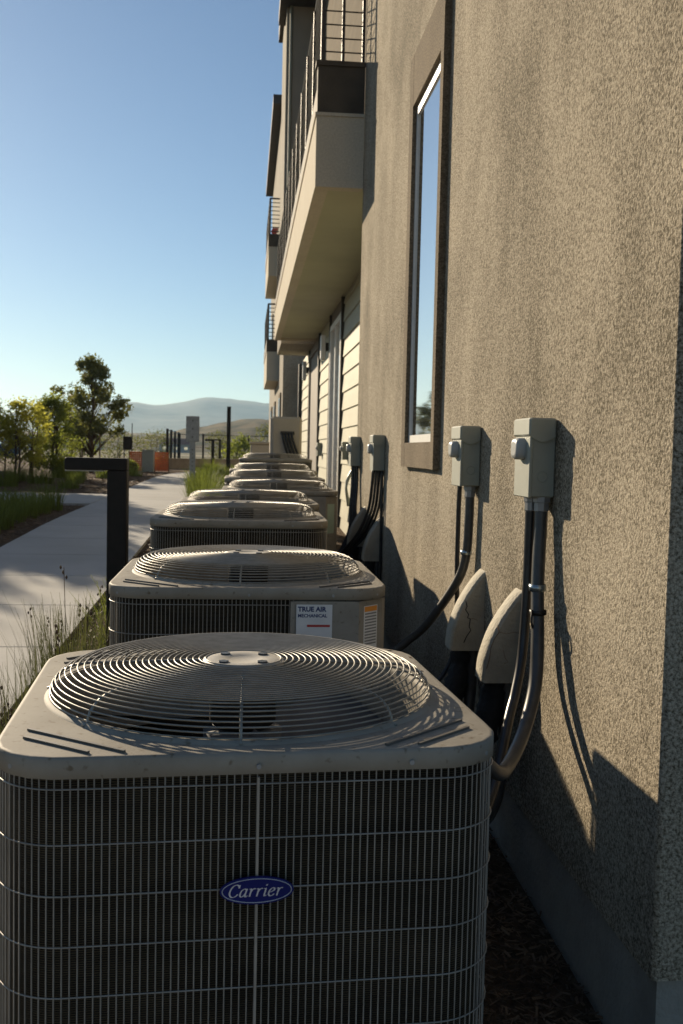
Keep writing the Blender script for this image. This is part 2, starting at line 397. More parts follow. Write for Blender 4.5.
def lettering(text, width, z_off, slant=.22):
    """pen-drawn italic letters in the local xz plane facing -y"""
    G = glyph_strokes(); x = 0; mb = MB(); pieces = []
    for ch in text:
        st, adv = G[ch]
        for s in st: pieces.append([(px + x, pz) for px, pz in s])
        x += adv + .075
    s = width/x; k = 0
    for st in pieces:
        P = spline([(a, b, 0) for a, b in st], 5) if len(st) > 2 else [Vector((a, b, 0)) for a, b in st]
        up, dn = [], []
        for i, q in enumerate(P):
            t = (P[min(i+1, len(P)-1)] - P[max(i-1, 0)]).normalized(); n = Vector((-t.y, t.x, 0))
            o = n*.017 + Vector((.030, .008, 0))*(1 if n.dot(Vector((.045,.012,0))) > 0 else -1)
            up.append(q + o); dn.append(q - o)
        y = -z_off - k*.00006; k += 1
        def tr(q): return ((q.x + q.y*slant)*s - width/2 - .1*s, y, (q.y - .34)*s)
        vs = [tr(q) for q in up] + [tr(q) for q in dn]; n = len(up)
        mb.add(vs, [(i, i+1, n+i+1, n+i) for i in range(n-1)])
    return mb
def ellipse_disc(mb, a, b, y, n=40, th=.004):
    r0 = [(a*math.cos(2*math.pi*k/n), y, b*math.sin(2*math.pi*k/n)) for k in range(n)]
    r1 = [(q[0], y - th, q[2]) for q in r0]
    mb.loft([r0, r1], False, True)

def text_mesh(s, size, mat_, parent, loc, bold=.0):
    cu = bpy.data.curves.new('lettering', 'FONT'); cu.body = s; cu.size = size; cu.offset = bold; cu.align_x = 'LEFT'
    cu.extrude = .0003; cu.resolution_u = 3
    o = bpy.data.objects.new('tmp', cu); COL.objects.link(o)
    bpy.context.view_layer.update()
    me = bpy.data.meshes.new_from_object(o.evaluated_get(bpy.context.evaluated_depsgraph_get()))
    bpy.data.objects.remove(o); me.materials.clear(); me.materials.append(mat_)
    t = bpy.data.objects.new('lettering', me); COL.objects.link(t); t.parent = parent
    t.location = loc; t.rotation_euler = (math.pi/2, 0, 0)
    return t

def make_unit(panel, badge, label):
    u = thing('air_conditioner', label, 'air conditioner')
    # ---- top cover: rounded square plate, rolled edge, skirt, round opening with a throat
    NA = 96; outer = []
    prof_poly = rsq(HW, RC, 17)
    def at_angle(poly, a):
        d = Vector((math.cos(a), math.sin(a)))
        for i in range(len(poly)):
            p, q = Vector(poly[i]), Vector(poly[(i+1) % len(poly)])
            e = q - p; den = d.x*e.y - d.y*e.x
            if abs(den) < 1e-9: continue
            t = (p.x*e.y - p.y*e.x)/den; s_ = (p.x*d.y - p.y*d.x)/den
            if t > 0 and -1e-6 <= s_ <= 1 + 1e-6: return d*t
    c = MB(); rings = []
    angs = [2*math.pi*k/NA for k in range(NA)]
    o0 = [at_angle(prof_poly, a) for a in angs]
    def ringo(inset, z): return [(q.x*(1 - inset/q.length), q.y*(1 - inset/q.length), z) for q in o0]
    def ringc(r, z): return [(r*math.cos(a), r*math.sin(a), z) for a in angs]
    rings = [ringo(.012, HT-.038), ringo(-.0005, HT-.037), ringo(-.001, HT-.006), ringo(.0006, HT-.0022), ringo(.0032, HT-.0004), ringo(.008, HT)]
    c.loft(rings, False, False, True, True)
    c.loft([ringo(.008, HT), ringc(.415, HT+.001)])
    c.loft([ringc(.415, HT+.001), ringc(.407, HT+.008), ringc(.399, HT+.007), ringc(.394, HT-.004), ringc(.388, HT-.05), ringc(.385, HT-.16)], smooth=True)
    cover = c.build('top_cover', M['paint'], u)
                                                     # stamped ribs at the four corners
    for sx, sy in ((-1,-1), (1,-1), (-1,1), (1,1)):
        for p0, p1 in (((-.408,-.285), (-.228,-.434)), ((-.408,-.335), (-.288,-.434))):
            a, b2 = Vector((-p0[0], -p0[1])), Vector((-p1[0], -p1[1])); d = (b2 - a).normalized(); n2 = Vector((-d.y, d.x))*.0032
            q = [a + n2, b2 + n2, b2 - n2, a - n2][::-1]
            q = [(sx*v.x, sy*v.y) for v in q]
            if sx*sy < 0: q = q[::-1]
            rb = MB(); rb.loft([[(x, y, HT-.002) for x, y in q], [(x, y, HT+.0045) for x, y in q]], False, True); rb.build('rib', M['rib'], cover)
    for (x, y, nxx, nyy) in ((0,-HW,0,-1), (.27,-HW,0,-1), (.415,-.415,.7,-.7), (-.415,-.415,-.7,-.7), (HW,.1,1,0), (HW,-.25,1,0), (-HW,0,-1,0)):
        k = 1.0 if abs(nxx)+abs(nyy) < 1.2 else 1.0
        cx, cy = x + nxx*.002, y + nyy*.002
        sc = MB(); sc.tube([(cx - nxx*.004, cy - nyy*.004, HT-.023), (cx + nxx*.004, cy + nyy*.004, HT-.023)], .0045, 8); sc.build('screw', M['galv'], cover)
    # ---- wire fan guard
    gd = MB(); prof = []
    for k in range(9):
        a = R(90*k/8.6); prof.append((.404 - .078*(1 - math.cos(a)), .006 + .052*math.sin(a)))
    rr = prof[-1][0]; zz = prof[-1][1]
    while rr > .094:
        rr -= .0133; zz += .00042; prof.append((rr, zz))
    for rr_, z in prof:
        n = 72 if rr_ > .2 else 48
        gd.tube([(rr_*math.cos(2*math.pi*k/n), rr_*math.sin(2*math.pi*k/n), HT + z + .004) for k in range(n)], .0018, 5, closed=True)
    for k in range(8):
        a = R(45*k - 4)
        gd.tube([(r_*math.cos(a), r_*math.sin(a), HT + z) for r_, z in prof[::-1]] + [(.416*math.cos(a), .416*math.sin(a), HT+.003)], .0032, 5)
    guard = gd.build('fan_guard', M['wire'], u)
    hp = MB(); zt = HT + prof[-1][1]
    hp.lathe([(.088, zt-.006), (.088, zt+.001), (.083, zt+.0035), (.040, zt+.0035), (.036, zt+.0015), (.0005, zt+.0015)], n=40)
    hub = hp.build('hub_plate', M['hub'], guard)
    for a in (40, 130, 220, 310):
        bo = MB(); bo.tube([(.058*math.cos(R(a)), .058*math.sin(R(a)), zt+.0025), (.058*math.cos(R(a)), .058*math.sin(R(a)), zt+.0065)], .012, 6); bo.build('bolt', M['bolt'], hub)
    # ---- fan
    fb = MB()
    for k in range(3):
        a0 = R(120*k + 20); rows = []
        for i in range(7):
            r_ = .07 + .30*i/6; row = []
            for j in range(6):
                t = j/5 - .5; an = a0 + t*(.95 - .2*i/6) + .10*i/6; row.append((r_*math.cos(an), r_*math.sin(an), HT - .11 + t*.085))
            rows.append(row)
        fb.loft(rows, closed=False, smooth=True)
    fb.lathe([(.085, HT-.15), (.085, HT-.085), (.05, HT-.08)], n=24)
    fb.build('fan', M['blade'], u)
    mo = MB(); mo.lathe([(.0, HT-.075), (.062, HT-.075), (.072, HT-.066), (.072, HT+.045), (.06, HT+.052), (.0, HT+.052)], n=28)
    mo.build('motor', M['motor'], u)
    # ---- coil inside, base, grille
    ins = .022
    cm = MB(); pc = rsq(HW-ins, RC-ins, 9); pi = rsq(HW-ins-.03, RC-ins-.028, 9)
    cm.loft([[(x, y, .05) for x, y in pc], [(x, y, HT-.045) for x, y in pc]], smooth=True)
    cm.loft([[(x, y, HT-.045) for x, y in pi], [(x, y, .05) for x, y in pi]], smooth=True)
    cm.build('coil', M['coil'], u)
    bp = MB(); po = rsq(HW, RC, 9)
    bp.loft([[(x, y, 0) for x, y in po], [(x, y, .06) for x, y in po], [(x*.97, y*.97, .062) for x, y in po]], True, True)
    bp.build('base_pan', M['paint'], u)
    gr = MB(); pw = resample(rsq(HW-.004, RC, 13), .0131)
    def in_panel(q): return panel and ((q.y < -HW+.03 and q.x > .143) or (q.x > HW-.13 and q.y < -.28))
    for q in pw:
        if in_panel(q): continue
        gr.tube([(q.x, q.y, .055), (q.x, q.y, HT-.038)], .0013, 4, cap=False)
    zs = [HT - .151 - .0885*k for k in range(11)]
    ph = resample(rsq(HW-.0015, RC, 13), .02)
    for z in zs + [HT-.055]:
        if panel:
            run = []
            for q in ph + ph[:1]:
                if in_panel(q):
                    if len(run) > 1: gr.tube([(v.x, v.y, z) for v in run], .0015, 4)
                    run = []
                else: run.append(q)
            if len(run) > 1: gr.tube([(v.x, v.y, z) for v in run], .0015, 4)
        else: gr.tube([(q.x, q.y, z) for q in ph], .0015, 4, closed=True)
    gri = gr.build('wire_grille', M['grille'], u)
    if not panel:
        s = MB(); s.box(-.0022, .0022, -HW-.003, -HW+.003, .06, HT-.042); s.build('seam_strip', M['grille'], gri)
    else:
        s = MB(); pp = [q for q in rsq(HW-.001, .10, 9)]
        # service panel: flat front, chamfered corner, return along the side
        out = [(.143, -HW+.001), (.355, -HW+.001), (HW-.012, -.365), (HW-.001, -.345), (HW-.001, -.28)]
        s.loft([[(x, y, .06) for x, y in out], [(x, y, HT-.042) for x, y in out]], closed=False)
        inn = [(.143, -HW+.025), (.345, -HW+.025), (HW-.03, -.35), (HW-.025, -.28)]
        s.loft([[(x, y, HT-.042) for x, y in inn], [(x, y, .06) for x, y in inn]], closed=False)
        s.box(.133, .146, -HW-.003, -HW+.02, .06, HT-.042)
        s.build('service_panel', M['paint'], u)
    if badge:
        bz = .860
        b = MB(); ellipse_disc(b, .064, .0245, -HW-.004); bd = b.build('badge', M['navy'], u, (0, 0, bz))
        rim = MB(); n = 44
        for (a0, b0) in ((.060, .0210),):
            rim.tube([(a0*math.cos(2*math.pi*k/n), -HW-.0083, b0*math.sin(2*math.pi*k/n)) for k in range(n)], .0008, 4, closed=True)
        rim.build('rim', M['silver'], bd)
        lettering('Carrier', .094, HW + .0088).build('lettering', M['silver'], bd)
    return u

def sticker(parent, name, x0, x1, z1, z0, y, items, rot=0, loc=(0,0,0)):
    """paper label on a cabinet face with printed marks"""
    s = MB(); s.box(x0, x1, y-.0006, y, z0, z1)
    st = s.build(name, M['paper'], parent)
    for (mt, rects) in items:
        q = MB()
        for (a, b, c, d) in rects:
            q.box(x0 + a*(x1-x0), x0 + b*(x1-x0), y-.0012, y-.0007, z0 + c*(z1-z0), z0 + d*(z1-z0))
        q.build('print', M[mt], st)
    return st

GRP = 'air conditioning units in a row along the wall'
units = [  # x, y of the front, top z, yaw, label, panel
 (.002, 1.690, 1.168, 3.6, 'nearest beige air conditioner with full wire grille and a dark blue oval badge', False),
 (.015, 3.170, 1.247, 0.3, 'second beige air conditioner with white paper sticker and orange warning label', True),
 (-.025, 5.010, 1.330, -.4, 'third air conditioner from the front with full wire grille across its front', False),
 (.025, 6.380, 1.340, .6, 'air conditioner just behind the third one, only its top showing', False),
 (.270, 7.700, 1.375, 0, 'air conditioner set closer to the wall with plain right panel and pale green sticker', True),
 (.265, 8.900, 1.432, 0, 'air conditioner behind the one with the pale green sticker, only its top showing', False),
 (.285, 10.25, 1.475, .5, 'air conditioner second from the tall cabinet, its top partly hidden', False),
 (.370, 12.30, 1.575, 0, 'farthest air conditioner right in front of the tall beige cabinet', False),
]
U = []
pB = None
for i, (x, yf, zt, yw, lab, pan) in enumerate(units):
    base = (x, yf + HW, zt - HT)
    if i == 0: o = make_unit(False, True, lab)
    elif i == 1: o = make_unit(True, False, lab)
    elif i == 2: o = make_unit(False, False, lab); pA = o
    elif pan: o = dup(U[1], label=lab)
    else: o = dup(pA, label=lab)
    o.location = base; o.rotation_euler = (0, 0, R(yw)); tag(o, group=GRP); U.append(o)
    g0 = gz(yf)
    pd = MB(); pd.bbox(x-.52, x+.52, yf-.06, yf+.97, g0-.05, zt-HT-.001, .008)
    tag(pd.build('concrete_pad', M['concrete']), 'concrete pad under the ' + ['nearest', 'second', 'third', 'fourth', 'fifth', 'sixth', 'seventh', 'farthest'][i] + ' air conditioner', 'pad', 'concrete pads under the units')
# stickers
s1 = sticker(U[1], 'sticker', .152, .268, HT-.052, HT-.215, -HW-.0005, [
   ('inkgrey', [(.06,.94,.28,.30), (.06,.6,.36,.375)]), ('inkgrey', [(.06,.94,.12,.135)]),
   ('inkred', [(.30,.94,.555,.60)]),
   ('ink', [(.62,.86,.15,.25)])])
text_mesh('TRUE AIR', .0215, M['ink'], s1, (.157, -HW-.0012, HT-.074), .0009)
text_mesh('MECHANICAL', .0150, M['ink'], s1, (.157, -HW-.0012, HT-.093), .0005)
w2 = MB(); ang = math.atan2(.09, .088)
ws = sticker(U[1], 'warning_label', -.035, .035, HT-.060, HT-.22, 0, [
   ('inkorange', [(.04,.96,.88,.985)]), ('inkgrey', [(.08,.92,.82-.062*k,.85-.062*k) for k in range(11)])])
ws.location = (.3985, -.4105, 0); ws.rotation_euler = (0, 0, R(44))
g4 = MB(); g4.box(-.04, .04, -.0006, 0, HT-.33, HT-.10); gs = g4.build('pale_sticker', M['greensticker'], U[4]); gs.location = (.3985, -.4105, 0); gs.rotation_euler = (0, 0, R(44))

for k, (x, y, a) in enumerate(((.36,2.52,.3),(.40,2.44,1.2),(.42,2.33,2.4),(.385,2.57,.8),(.41,2.20,.2),(.425,2.48,1.9))):
    q = MB(); ca, sa = math.cos(a), math.sin(a); l, w_ = rnd.uniform(.006,.016), rnd.uniform(.002,.004)
    q.loft([[(ca*u_ - sa*v_, sa*u_ + ca*v_, z_) for u_, v_ in ((-l,0),(0,-w_),(l,0),(0,w_))] for z_ in (0, .0012)], True, True)
    tag(q.build('dry_leaf', M['chips'], None, (x, y, 1.1688)), 'tiny dry leaf scrap lying on the top of the nearest air conditioner', 'leaf', 'dry leaf scraps on the nearest unit')

# ------------------------------------------------------------------ disconnect boxes on the wall
def make_box(label):
    b = thing('switch_box', label, 'switch box')
    m = MB()                                          # body against the wall (+x is the wall, local origin on the wall)
    m.bbox(-.085, -.001, 0, .185, 0, .262, .005); m.build('enclosure', M['boxgrey'], b)
    l = MB()
    # hinged rain lid: overhanging top flap with a curved lower edge on the sides
    l.bbox(-.098, -.002, -.009, .194, .208, .270, .006)
    l.bbox(-.092, -.080, -.002, .187, -.002, .207, .003)
    lid = l.build('lid', M['boxgrey'], b)
    lc = MB()
    pts = [(-.096 + .092*k/10, .209 - .020*math.sin(math.pi*k/10)) for k in range(11)]
    lc.loft([[(x, -.0098, z) for x, z in pts], [(x, -.0098, .214) for x, z in pts]], closed=False)
    lc.loft([[(x, -.0098, z) for x, z in pts], [(x, .001, z) for x, z in pts]], closed=False)
    lc.build('lid_flap', M['boxgrey'], lid)
    k = MB(); rings = []
    for x, s in ((-.092, 1), (-.112, 1), (-.122, .85), (-.125, .6)):
        rings.append([(x, .092 + s*.046*math.copysign(abs(math.cos(a))**.6, math.cos(a)), .165 + s*.038*math.copysign(abs(math.sin(a))**.6, math.sin(a))) for a in [2*math.pi*q/20 for q in range(20)]])
    k.loft(rings, False, True, smooth=True); k.build('handle', M['knob'], b)
    q = MB(); n = 18
    q.tube([(-.045 + .018*math.cos(2*math.pi*j/n), -.0005, .07 + .018*math.sin(2*math.pi*j/n)) for j in range(n)], .0012, 4, closed=True)
    q.tube([(-.045, .003, .178), (-.045, -.002, .178)], .004, 8); q.tube([(-.06, .003, .02), (-.06, -.002, .02)], .003, 8)
    q.build('knockout', M['boxgrey'], b)
    return b
BX = 'grey switch boxes along the wall'
bA = make_box('nearest and largest grey switch box on the tan stucco with two black conduits hanging below')
bA.location = (1.05, 3.305, 1.547)
boxes = [(1.05, 4.395, 1.545, 'second grey switch box, right of the tall window, one conduit curving away from it'),
         (1.05, 7.48, 1.548, 'grey switch box left of the tall window with thick black cables sweeping down'),
         (1.05, 9.10, 1.555, 'grey switch box at the far edge of the stucco wall'),
         (1.535, 14.9, 1.56, 'small grey switch box on the cream siding behind coiled pale cables'),
         (1.535, 20.2, 1.58, 'farthest tiny grey switch box near the taupe door')]
tag(bA, group=BX)
for x, y, z, lab in boxes: dup(bA, (x, y, z), 0, lab, BX)

def conduit(name, pts, r, m, label, cat='conduit', group=None, extra=None):
    mb = MB(); P = spline(pts, 8); mb.tube(P, r, 10)
    o = mb.build(name, M[m]); tag(o, label, cat, group); return o
CG = 'conduits and cables below the switch boxes'
# nearest box
a1 = conduit('conduit', [(.985,3.37,1.55),(.985,3.37,1.42),(.982,3.365,1.2),(.965,3.34,1.0),(.925,3.27,.88),(.886,3.20,.81),(.784,3.0,.62),(.66,2.82,.55),(.45,2.66,.54)], .017, 'conduit', 'thinner black conduit dropping straight from the nearest switch box', group=CG)
a2 = conduit('conduit', [(1.015,3.335,1.55),(1.012,3.33,1.44),(1.0,3.30,1.25),(.985,3.23,1.06),(.962,3.17,.92),(.895,3.06,.80),(.80,2.89,.748),(.735,2.76,.775),(.64,2.66,.85),(.45,2.58,.91)], .0225, 'conduit_grey', 'thick grey conduit looping from the nearest switch box to the nearest air conditioner', group=CG)
def fitting(c, r, par):
    q = MB(); q.lathe([(r*.9, .028), (r*1.35, .026), (r*1.35, .008), (r*1.15, .006), (r*1.15, -.022), (r*.95, -.026)], c, 8, False); q.build('fitting', M['galv'], par)
fitting((.985,3.37,1.522), .017, a1); fitting((1.015,3.335,1.522), .0225, a2)
cl = MB()
def band(mb, c, r, h, n=18): mb.lathe([(r-.003, -h), (r, -h), (r, h), (r-.003, h)], c, n)
band(cl, (.999,3.297,1.24), .029, .011); cl.build('clamp', M['clamp'], a2)
ti = MB(); band(ti, (.994,3.266,1.16), .0285, .008); ti.tube([(.968,3.25,1.17),(.964,3.24,1.13),(.970,3.242,1.11)], .004, 5); ti.build('tie', M['black'], a2)
# second box
b1 = conduit('conduit', [(1.015,4.44,1.55),(1.015,4.44,1.40),(1.01,4.46,1.22),(.98,4.53,1.08),(.90,4.78,.853),(.84,4.92,.75),(.70,4.98,.62),(.50,4.6,.62),(.44,3.95,.60)], .021, 'conduit_grey', 'grey conduit curving down from the second switch box', group=CG)
conduit('conduit', [(.985,4.52,1.55),(.985,4.53,1.4),(.99,4.55,1.15),(1.0,4.58,.95),(.98,4.6,.7),(.8,4.5,.5)], .011, 'conduit', 'thin black conduit close to the wall below the second switch box', group=CG)
fitting((1.015,4.44,1.518), .021, b1)
cl = MB(); band(cl, (1.011,4.46,1.24), .026, .010); cl.build('clamp', M['clamp'], b1)
# third box: a fan of black cables
for k in range(4):
    conduit('cable', [(.968+.022*k,7.53,1.55),(.962+.024*k,7.55,1.42),(.945+.028*k,7.60+.02*k,1.24),(.885+.034*k,7.74+.05*k,1.05),(.78+.03*k,7.92+.05*k,.88),(.66,8.02,.72),(.52,7.9,.62)], .012 - .0015*(k % 2), ['conduit','conduit_grey'][k % 2], 'black cable sweeping down from the switch box left of the window', 'cable', 'black cables below the third switch box')
conduit('conduit', [(1.03,7.50,1.55),(1.033,7.50,1.3),(1.035,7.50,1.0),(1.035,7.50,.7)], .012, 'conduit', 'thin straight conduit by the hood left of the window', group=CG)
for k in range(3):
    conduit('cable', [(.985+.02*k,9.16,1.56),(.985+.02*k,9.15,1.4),(.97+.02*k,9.1,1.2),(.95+.02*k,9.05,.95),(.82,9.0,.7),(.7,8.9,.6)], .016, 'conduit', 'black cable under the switch box at the end of the stucco wall', 'cable', 'black cables below the fourth switch box')
co_ = MB()
for k in range(5):
    r_ = .10 + .022*k
    co_.tube(spline([(1.20+.01*k, 11.6+.05*k, 1.05), (1.17, 11.5, 1.25+r_*.5), (1.22+r_*.7, 11.55, 1.40+r_), (1.34+r_*.5, 11.65, 1.25+r_*.5), (1.36, 11.7, 1.0)], 6), .014, 6)
tag(co_.build('coiled_cable', M['cableg']), 'pale loops of cable hanging in the recess before the cream siding', 'cable')

# ------------------------------------------------------------------ pipe hoods
def make_hood(label):
    h = thing('pipe_hood', label, 'pipe hood')
    W2 = .115; prof = [(0,.345),(-.022,.322),(-.050,.285),(-.080,.238),(-.108,.185),(-.130,.125),(-.145,.065),(-.150,0)]
    m = MB(); P = spline([(x, 0, z) for x, z in prof], 4)
    def row(y, ins): return [(min(0, q.x + ins), y, q.z - ins*.5) for q in P]
    rows = [row(0, .012), row(.004, .004), row(.012, 0), row(W2-.012, 0), row(W2-.004, .004), row(W2, .012)]
    m.loft(rows, closed=False, smooth=True)
    for y, flip in ((0, 0), (W2, 1)):
        r_ = row(y, .012); vs = r_ + [(0, y, q[2]) for q in r_]; n = len(r_)
        m.add(vs, [((i, i+1, n+i+1, n+i) if not flip else (n+i, n+i+1, i+1, i)) for i in range(n-1)])
    m.build('cover', M['hood'], h)
    return h
HG = 'beige pipe hoods on the stucco'
def crack(h, pts, m='foam', r=.0014):
    c = MB(); c.tube([(x, -.0008, z) for x, z in pts], r, 4); return c.build('crack', M[m], h)
h1 = make_hood('nearest beige pipe hood with a fine cracked rim beside the thick grey conduit'); h1.location = (1.05, 3.645, .832)
h2 = dup(h1, (1.05, 4.24, .835), 0, 'beige pipe hood split by a dark jagged crack down its side')
h3 = dup(h1, (1.05, 7.50, .862), 0, 'beige pipe hood left of the window below the black cables')
h4 = dup(h1, (1.05, 8.62, .865), 0, 'beige pipe hood farthest along the stucco wall, half hidden by cables')
for h in (h1, h2, h3, h4): tag(h, group=HG)
crack(h2, [(-.085,.215),(-.078,.19),(-.084,.175),(-.070,.155),(-.074,.14),(-.062,.135),(-.066,.10),(-.058,.085),(-.075,.06),(-.088,.03)], r=.0022)
crack(h2, [(-.066,.135),(-.050,.138),(-.03,.13)], 'stake', .001)
crack(h1, [(-.095,.215),(-.088,.19),(-.105,.165),(-.118,.13),(-.122,.09),(-.132,.05)], 'stake', .0016)
crack(h1, [(-.088,.19),(-.06,.183),(-.03,.19),(-.012,.186)], 'stake', .0008)
crack(h1, [(-.07,.12),(-.062,.09),(-.05,.075),(-.066,.07)], 'stake', .0009)
for (Y, z, lab, tx) in ((3.645, .832, 'black foam covered pipe bending out under the nearest hood', 2.75), (4.24, .835, 'black foam covered pipe under the cracked hood', 3.95),
                    (7.50, .862, 'black foam covered pipe under the hood left of the window', 6.9), (8.62, .865, 'black foam covered pipe under the farthest hood', 8.3)):
    m = MB(); rr2 = random.Random(int(Y*100))
    P = spline([(.985, Y+.08, z+.12), (.975, Y+.08, z-.02), (.955, Y+.06, z-.12), (.90, Y-.02, z-.24), (.78, Y-.2, z-.32), (.6, (Y+tx)/2-.05, z-.36), (.47, tx, z-.36)], 7)
    m.tube(P, [.047 + rr2.uniform(-.008, .010) for _ in P], 10)
    o = m.build('insulated_pipe', M['foam']); tag(o, lab, 'pipe', 'black insulated pipes under the hoods')
    m = MB(); P = spline([(1.02, Y+.06, z+.1), (1.015, Y+.055, z-.06), (1.0, Y+.03, z-.25), (.93, Y-.1, z-.45), (.75, Y-.3, z-.52), (.5, tx, z-.5)], 6)
    m.tube(P, .026, 9); m.build('bare_pipe', M['conduit_grey'], o)

# ------------------------------------------------------------------ apartment building
B = thing('apartment_building', 'tan stucco apartment building with tall narrow window and long balcony', 'building', (1.05, 2.365, 0))
def bpart(mb, name, m, parent=None):
    o = mb.build(name, M[m], parent or B)
    if not parent: o.location = (-1.05, -2.365, 0)
    return o
def quadx(mb, X, y0, y1, z0, z1, flip=False):
    mb.add([(X,y0,z0),(X,y1,z0),(X,y1,z1),(X,y0,z1)], [(0,3,2,1)] if not flip else [(0,1,2,3)])
YE, YB, ZT = 2.365, 9.42, 11.6
wy0, wy1, wz0, wz1 = 5.38, 6.40, 1.68, 3.95
m = MB()
for (a, b, c, d) in ((YE+.012, wy0, .36, ZT), (wy1, YB, .36, ZT), (wy0, wy1, .36, wz0), (wy0, wy1, wz1, ZT)): quadx(m, 1.05, a, b, c, d)
m.add([(1.062,YE,.36),(9,YE,.36),(9,YE,ZT),(1.062,YE,ZT)], [(0,1,2,3)])
m.add([(1.05,YE+.012,.36),(1.0535,YE+.0035,.36),(1.062,YE,.36),(1.062,YE,ZT),(1.0535,YE+.0035,ZT),(1.05,YE+.012,ZT)], [(0,1,4,5),(1,2,3,4)], True)
m.add([(1.05,YB,.36),(2.2,YB,.36),(2.2,YB,ZT),(1.05,YB,ZT)], [(3,2,1,0)])
m.add([(1.05,YE+.012,.36),(1.09,YE+.012,.357),(1.09,YB,.357),(1.05,YB,.36)], [(0,3,2,1)])       # drip lip under the stucco
m.add([(1.062,YE,.36),(1.062,YE+.04,.357),(9,YE+.04,.357),(9,YE,.36)], [(0,1,2,3)][::-1])
bpart(m, 'wall', 'stucco')
m = MB(); m.box(1.072, 8.9, YE+.02, YB-.02, -.3, .3595); bpart(m, 'foundation', 'foundation')
m = MB(); m.box(.6, 9.3, YE-.4, 24, ZT, ZT+.25); bpart(m, 'roof', 'roof')
# window with raised stucco surround
win = MB(); ox0, ox1 = 1.010, 1.11
win.box(ox0, ox1, 5.34, 5.425, 1.60, 4.18); win.box(ox0, ox1, 6.33, 6.46, 1.60, 4.18)
win.box(ox0+.001, ox1, 5.424, 6.331, 1.60+.001, 1.752); win.box(ox0+.001, ox1, 5.424, 6.331, 3.86, 4.179)
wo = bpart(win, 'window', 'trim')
fr = MB()
for (a, b, c, d) in ((5.425, 5.45, 1.752, 3.86), (6.295, 6.33, 1.752, 3.86), (5.451, 6.294, 1.752, 1.80), (5.451, 6.294, 3.80, 3.86)): fr.box(1.036, 1.075, a+.001, b-.001, c+.001, d-.001)
bpart(fr, 'window_frame', 'white', wo)
gl = MB(); quadx(gl, 1.046, 5.44, 6.30, 1.79, 3.81); bpart(gl, 'glass', 'glass', wo)
ba = MB(); ba.box(1.12, 1.14, 5.3, 6.45, 1.6, 4.0); bpart(ba, 'blind', 'darktrim', wo)
# recessed siding wall
XS = 1.55
def siding(y0, y1, z0, z1, name='siding'):
    mb = MB(); h = .285; z = z0
    while z < z1:
        t = min(z + h, z1)
        mb.add([(XS-.022,y0,z),(XS-.022,y1,z),(XS,y1,t),(XS,y0,t)], [(0,3,2,1)])
        mb.add([(XS,y0,z),(XS,y1,z),(XS-.022,y1,z),(XS-.022,y0,z)], [(0,1,2,3)])
        z = t
    return bpart(mb, name, 'siding')
siding(YB, 16.1, .35, 4.18); siding(18.55, 21.2, .5, 4.18); siding(24.6, 28.98, .5, 4.18); m = MB(); m.box(XS, XS+.2, YB+.001, 28.99, 4.81, 11.55); bpart(m, 'upper_wall', 'brown')  # upper wall colour carries the shade behind the railing
def door(y0, y1, z0, z1, mat_, glassy, name):
    fm = MB(); t = .10
    fm.box(XS-.05, XS+.05, y0, y0+t, z0, z1); fm.box(XS-.05, XS+.05, y1-t, y1, z0, z1); fm.box(XS-.049, XS+.05, y0+t, y1-t, z1-t, z1); fm.box(XS-.049, XS+.05, y0+t, y1-t, z0, z0+.1)
    d = bpart(fm, name, mat_)
    q = MB(); q.box(XS-.01, XS+.02, y0+t+.001, y1-t-.001, z0+.101, z1-t-.001); bpart(q, 'glass' if glassy else 'door_leaf', 'glass' if glassy else 'door', d)
    return d
d1 = door(16.28, 18.35, .5, 3.95, 'white', True, 'patio_door')
mu = MB(); mu.box(XS-.045, XS+.03, 17.27, 17.36, .6, 3.85); bpart(mu, 'mullion', 'white', d1)
door(21.4, 24.4, .6, 4.0, 'door', False, 'entry_door')
for y in (16.1, 18.37, 21.2, 24.42):
    tr = MB(); tr.box(XS-.055, XS+.02, y, y+.11, .4, 4.17); bpart(tr, 'corner_trim', 'darktrim')
for a, b in ((16.27, 18.36), (21.38, 24.41)):
    hd = MB(); hd.box(XS-.02, XS+.03, a, b, 4.0, 4.19); bpart(hd, 'door_head', 'door')
ds = MB(); ds.tube([(XS-.07, 28.1, .5), (XS-.07, 28.1, 4.1)], .05, 8); bpart(ds, 'downspout', 'darktrim')
# balcony
bx0, by0, by1 = .60, 9.40, 22.6
sl = MB()
sl.box(bx0, bx0+.13, by0, by1, 4.14, 4.815)                # outer fascia beam
sl.box(bx0+.1302, 1.047, by0, by0+.13, 4.14, 4.80)          # near end beam
sl.box(bx0+.131, 1.8, by1-.13, by1, 4.141, 4.80)
bal = bpart(sl, 'balcony', 'fascia')
so2 = MB(); so2.box(bx0+.131, XS+.3, by0+.131, by1-.131, 4.185, 4.45); bpart(so2, 'soffit', 'soffit', bal)
lg = MB(); lg.box(bx0-.012, 1.0465, by0-.014, by0+.02, 4.785, 4.8145); lg.box(bx0-.012, bx0+.02, by0+.0205, by1, 4.785, 4.8145); bpart(lg, 'ledge', 'fascia', bal)
db = MB(); db.box(bx0+.006, 1.046, by0+.004, by0+.12, 4.816, 5.24); db.box(bx0+.006, bx0+.12, by0+.121, by1, 4.8155, 5.06)
db.box(bx0-.012, 1.047, by0-.012, by0+.13, 5.2405, 5.285)
bpart(db, 'curb', 'dark_band', bal)
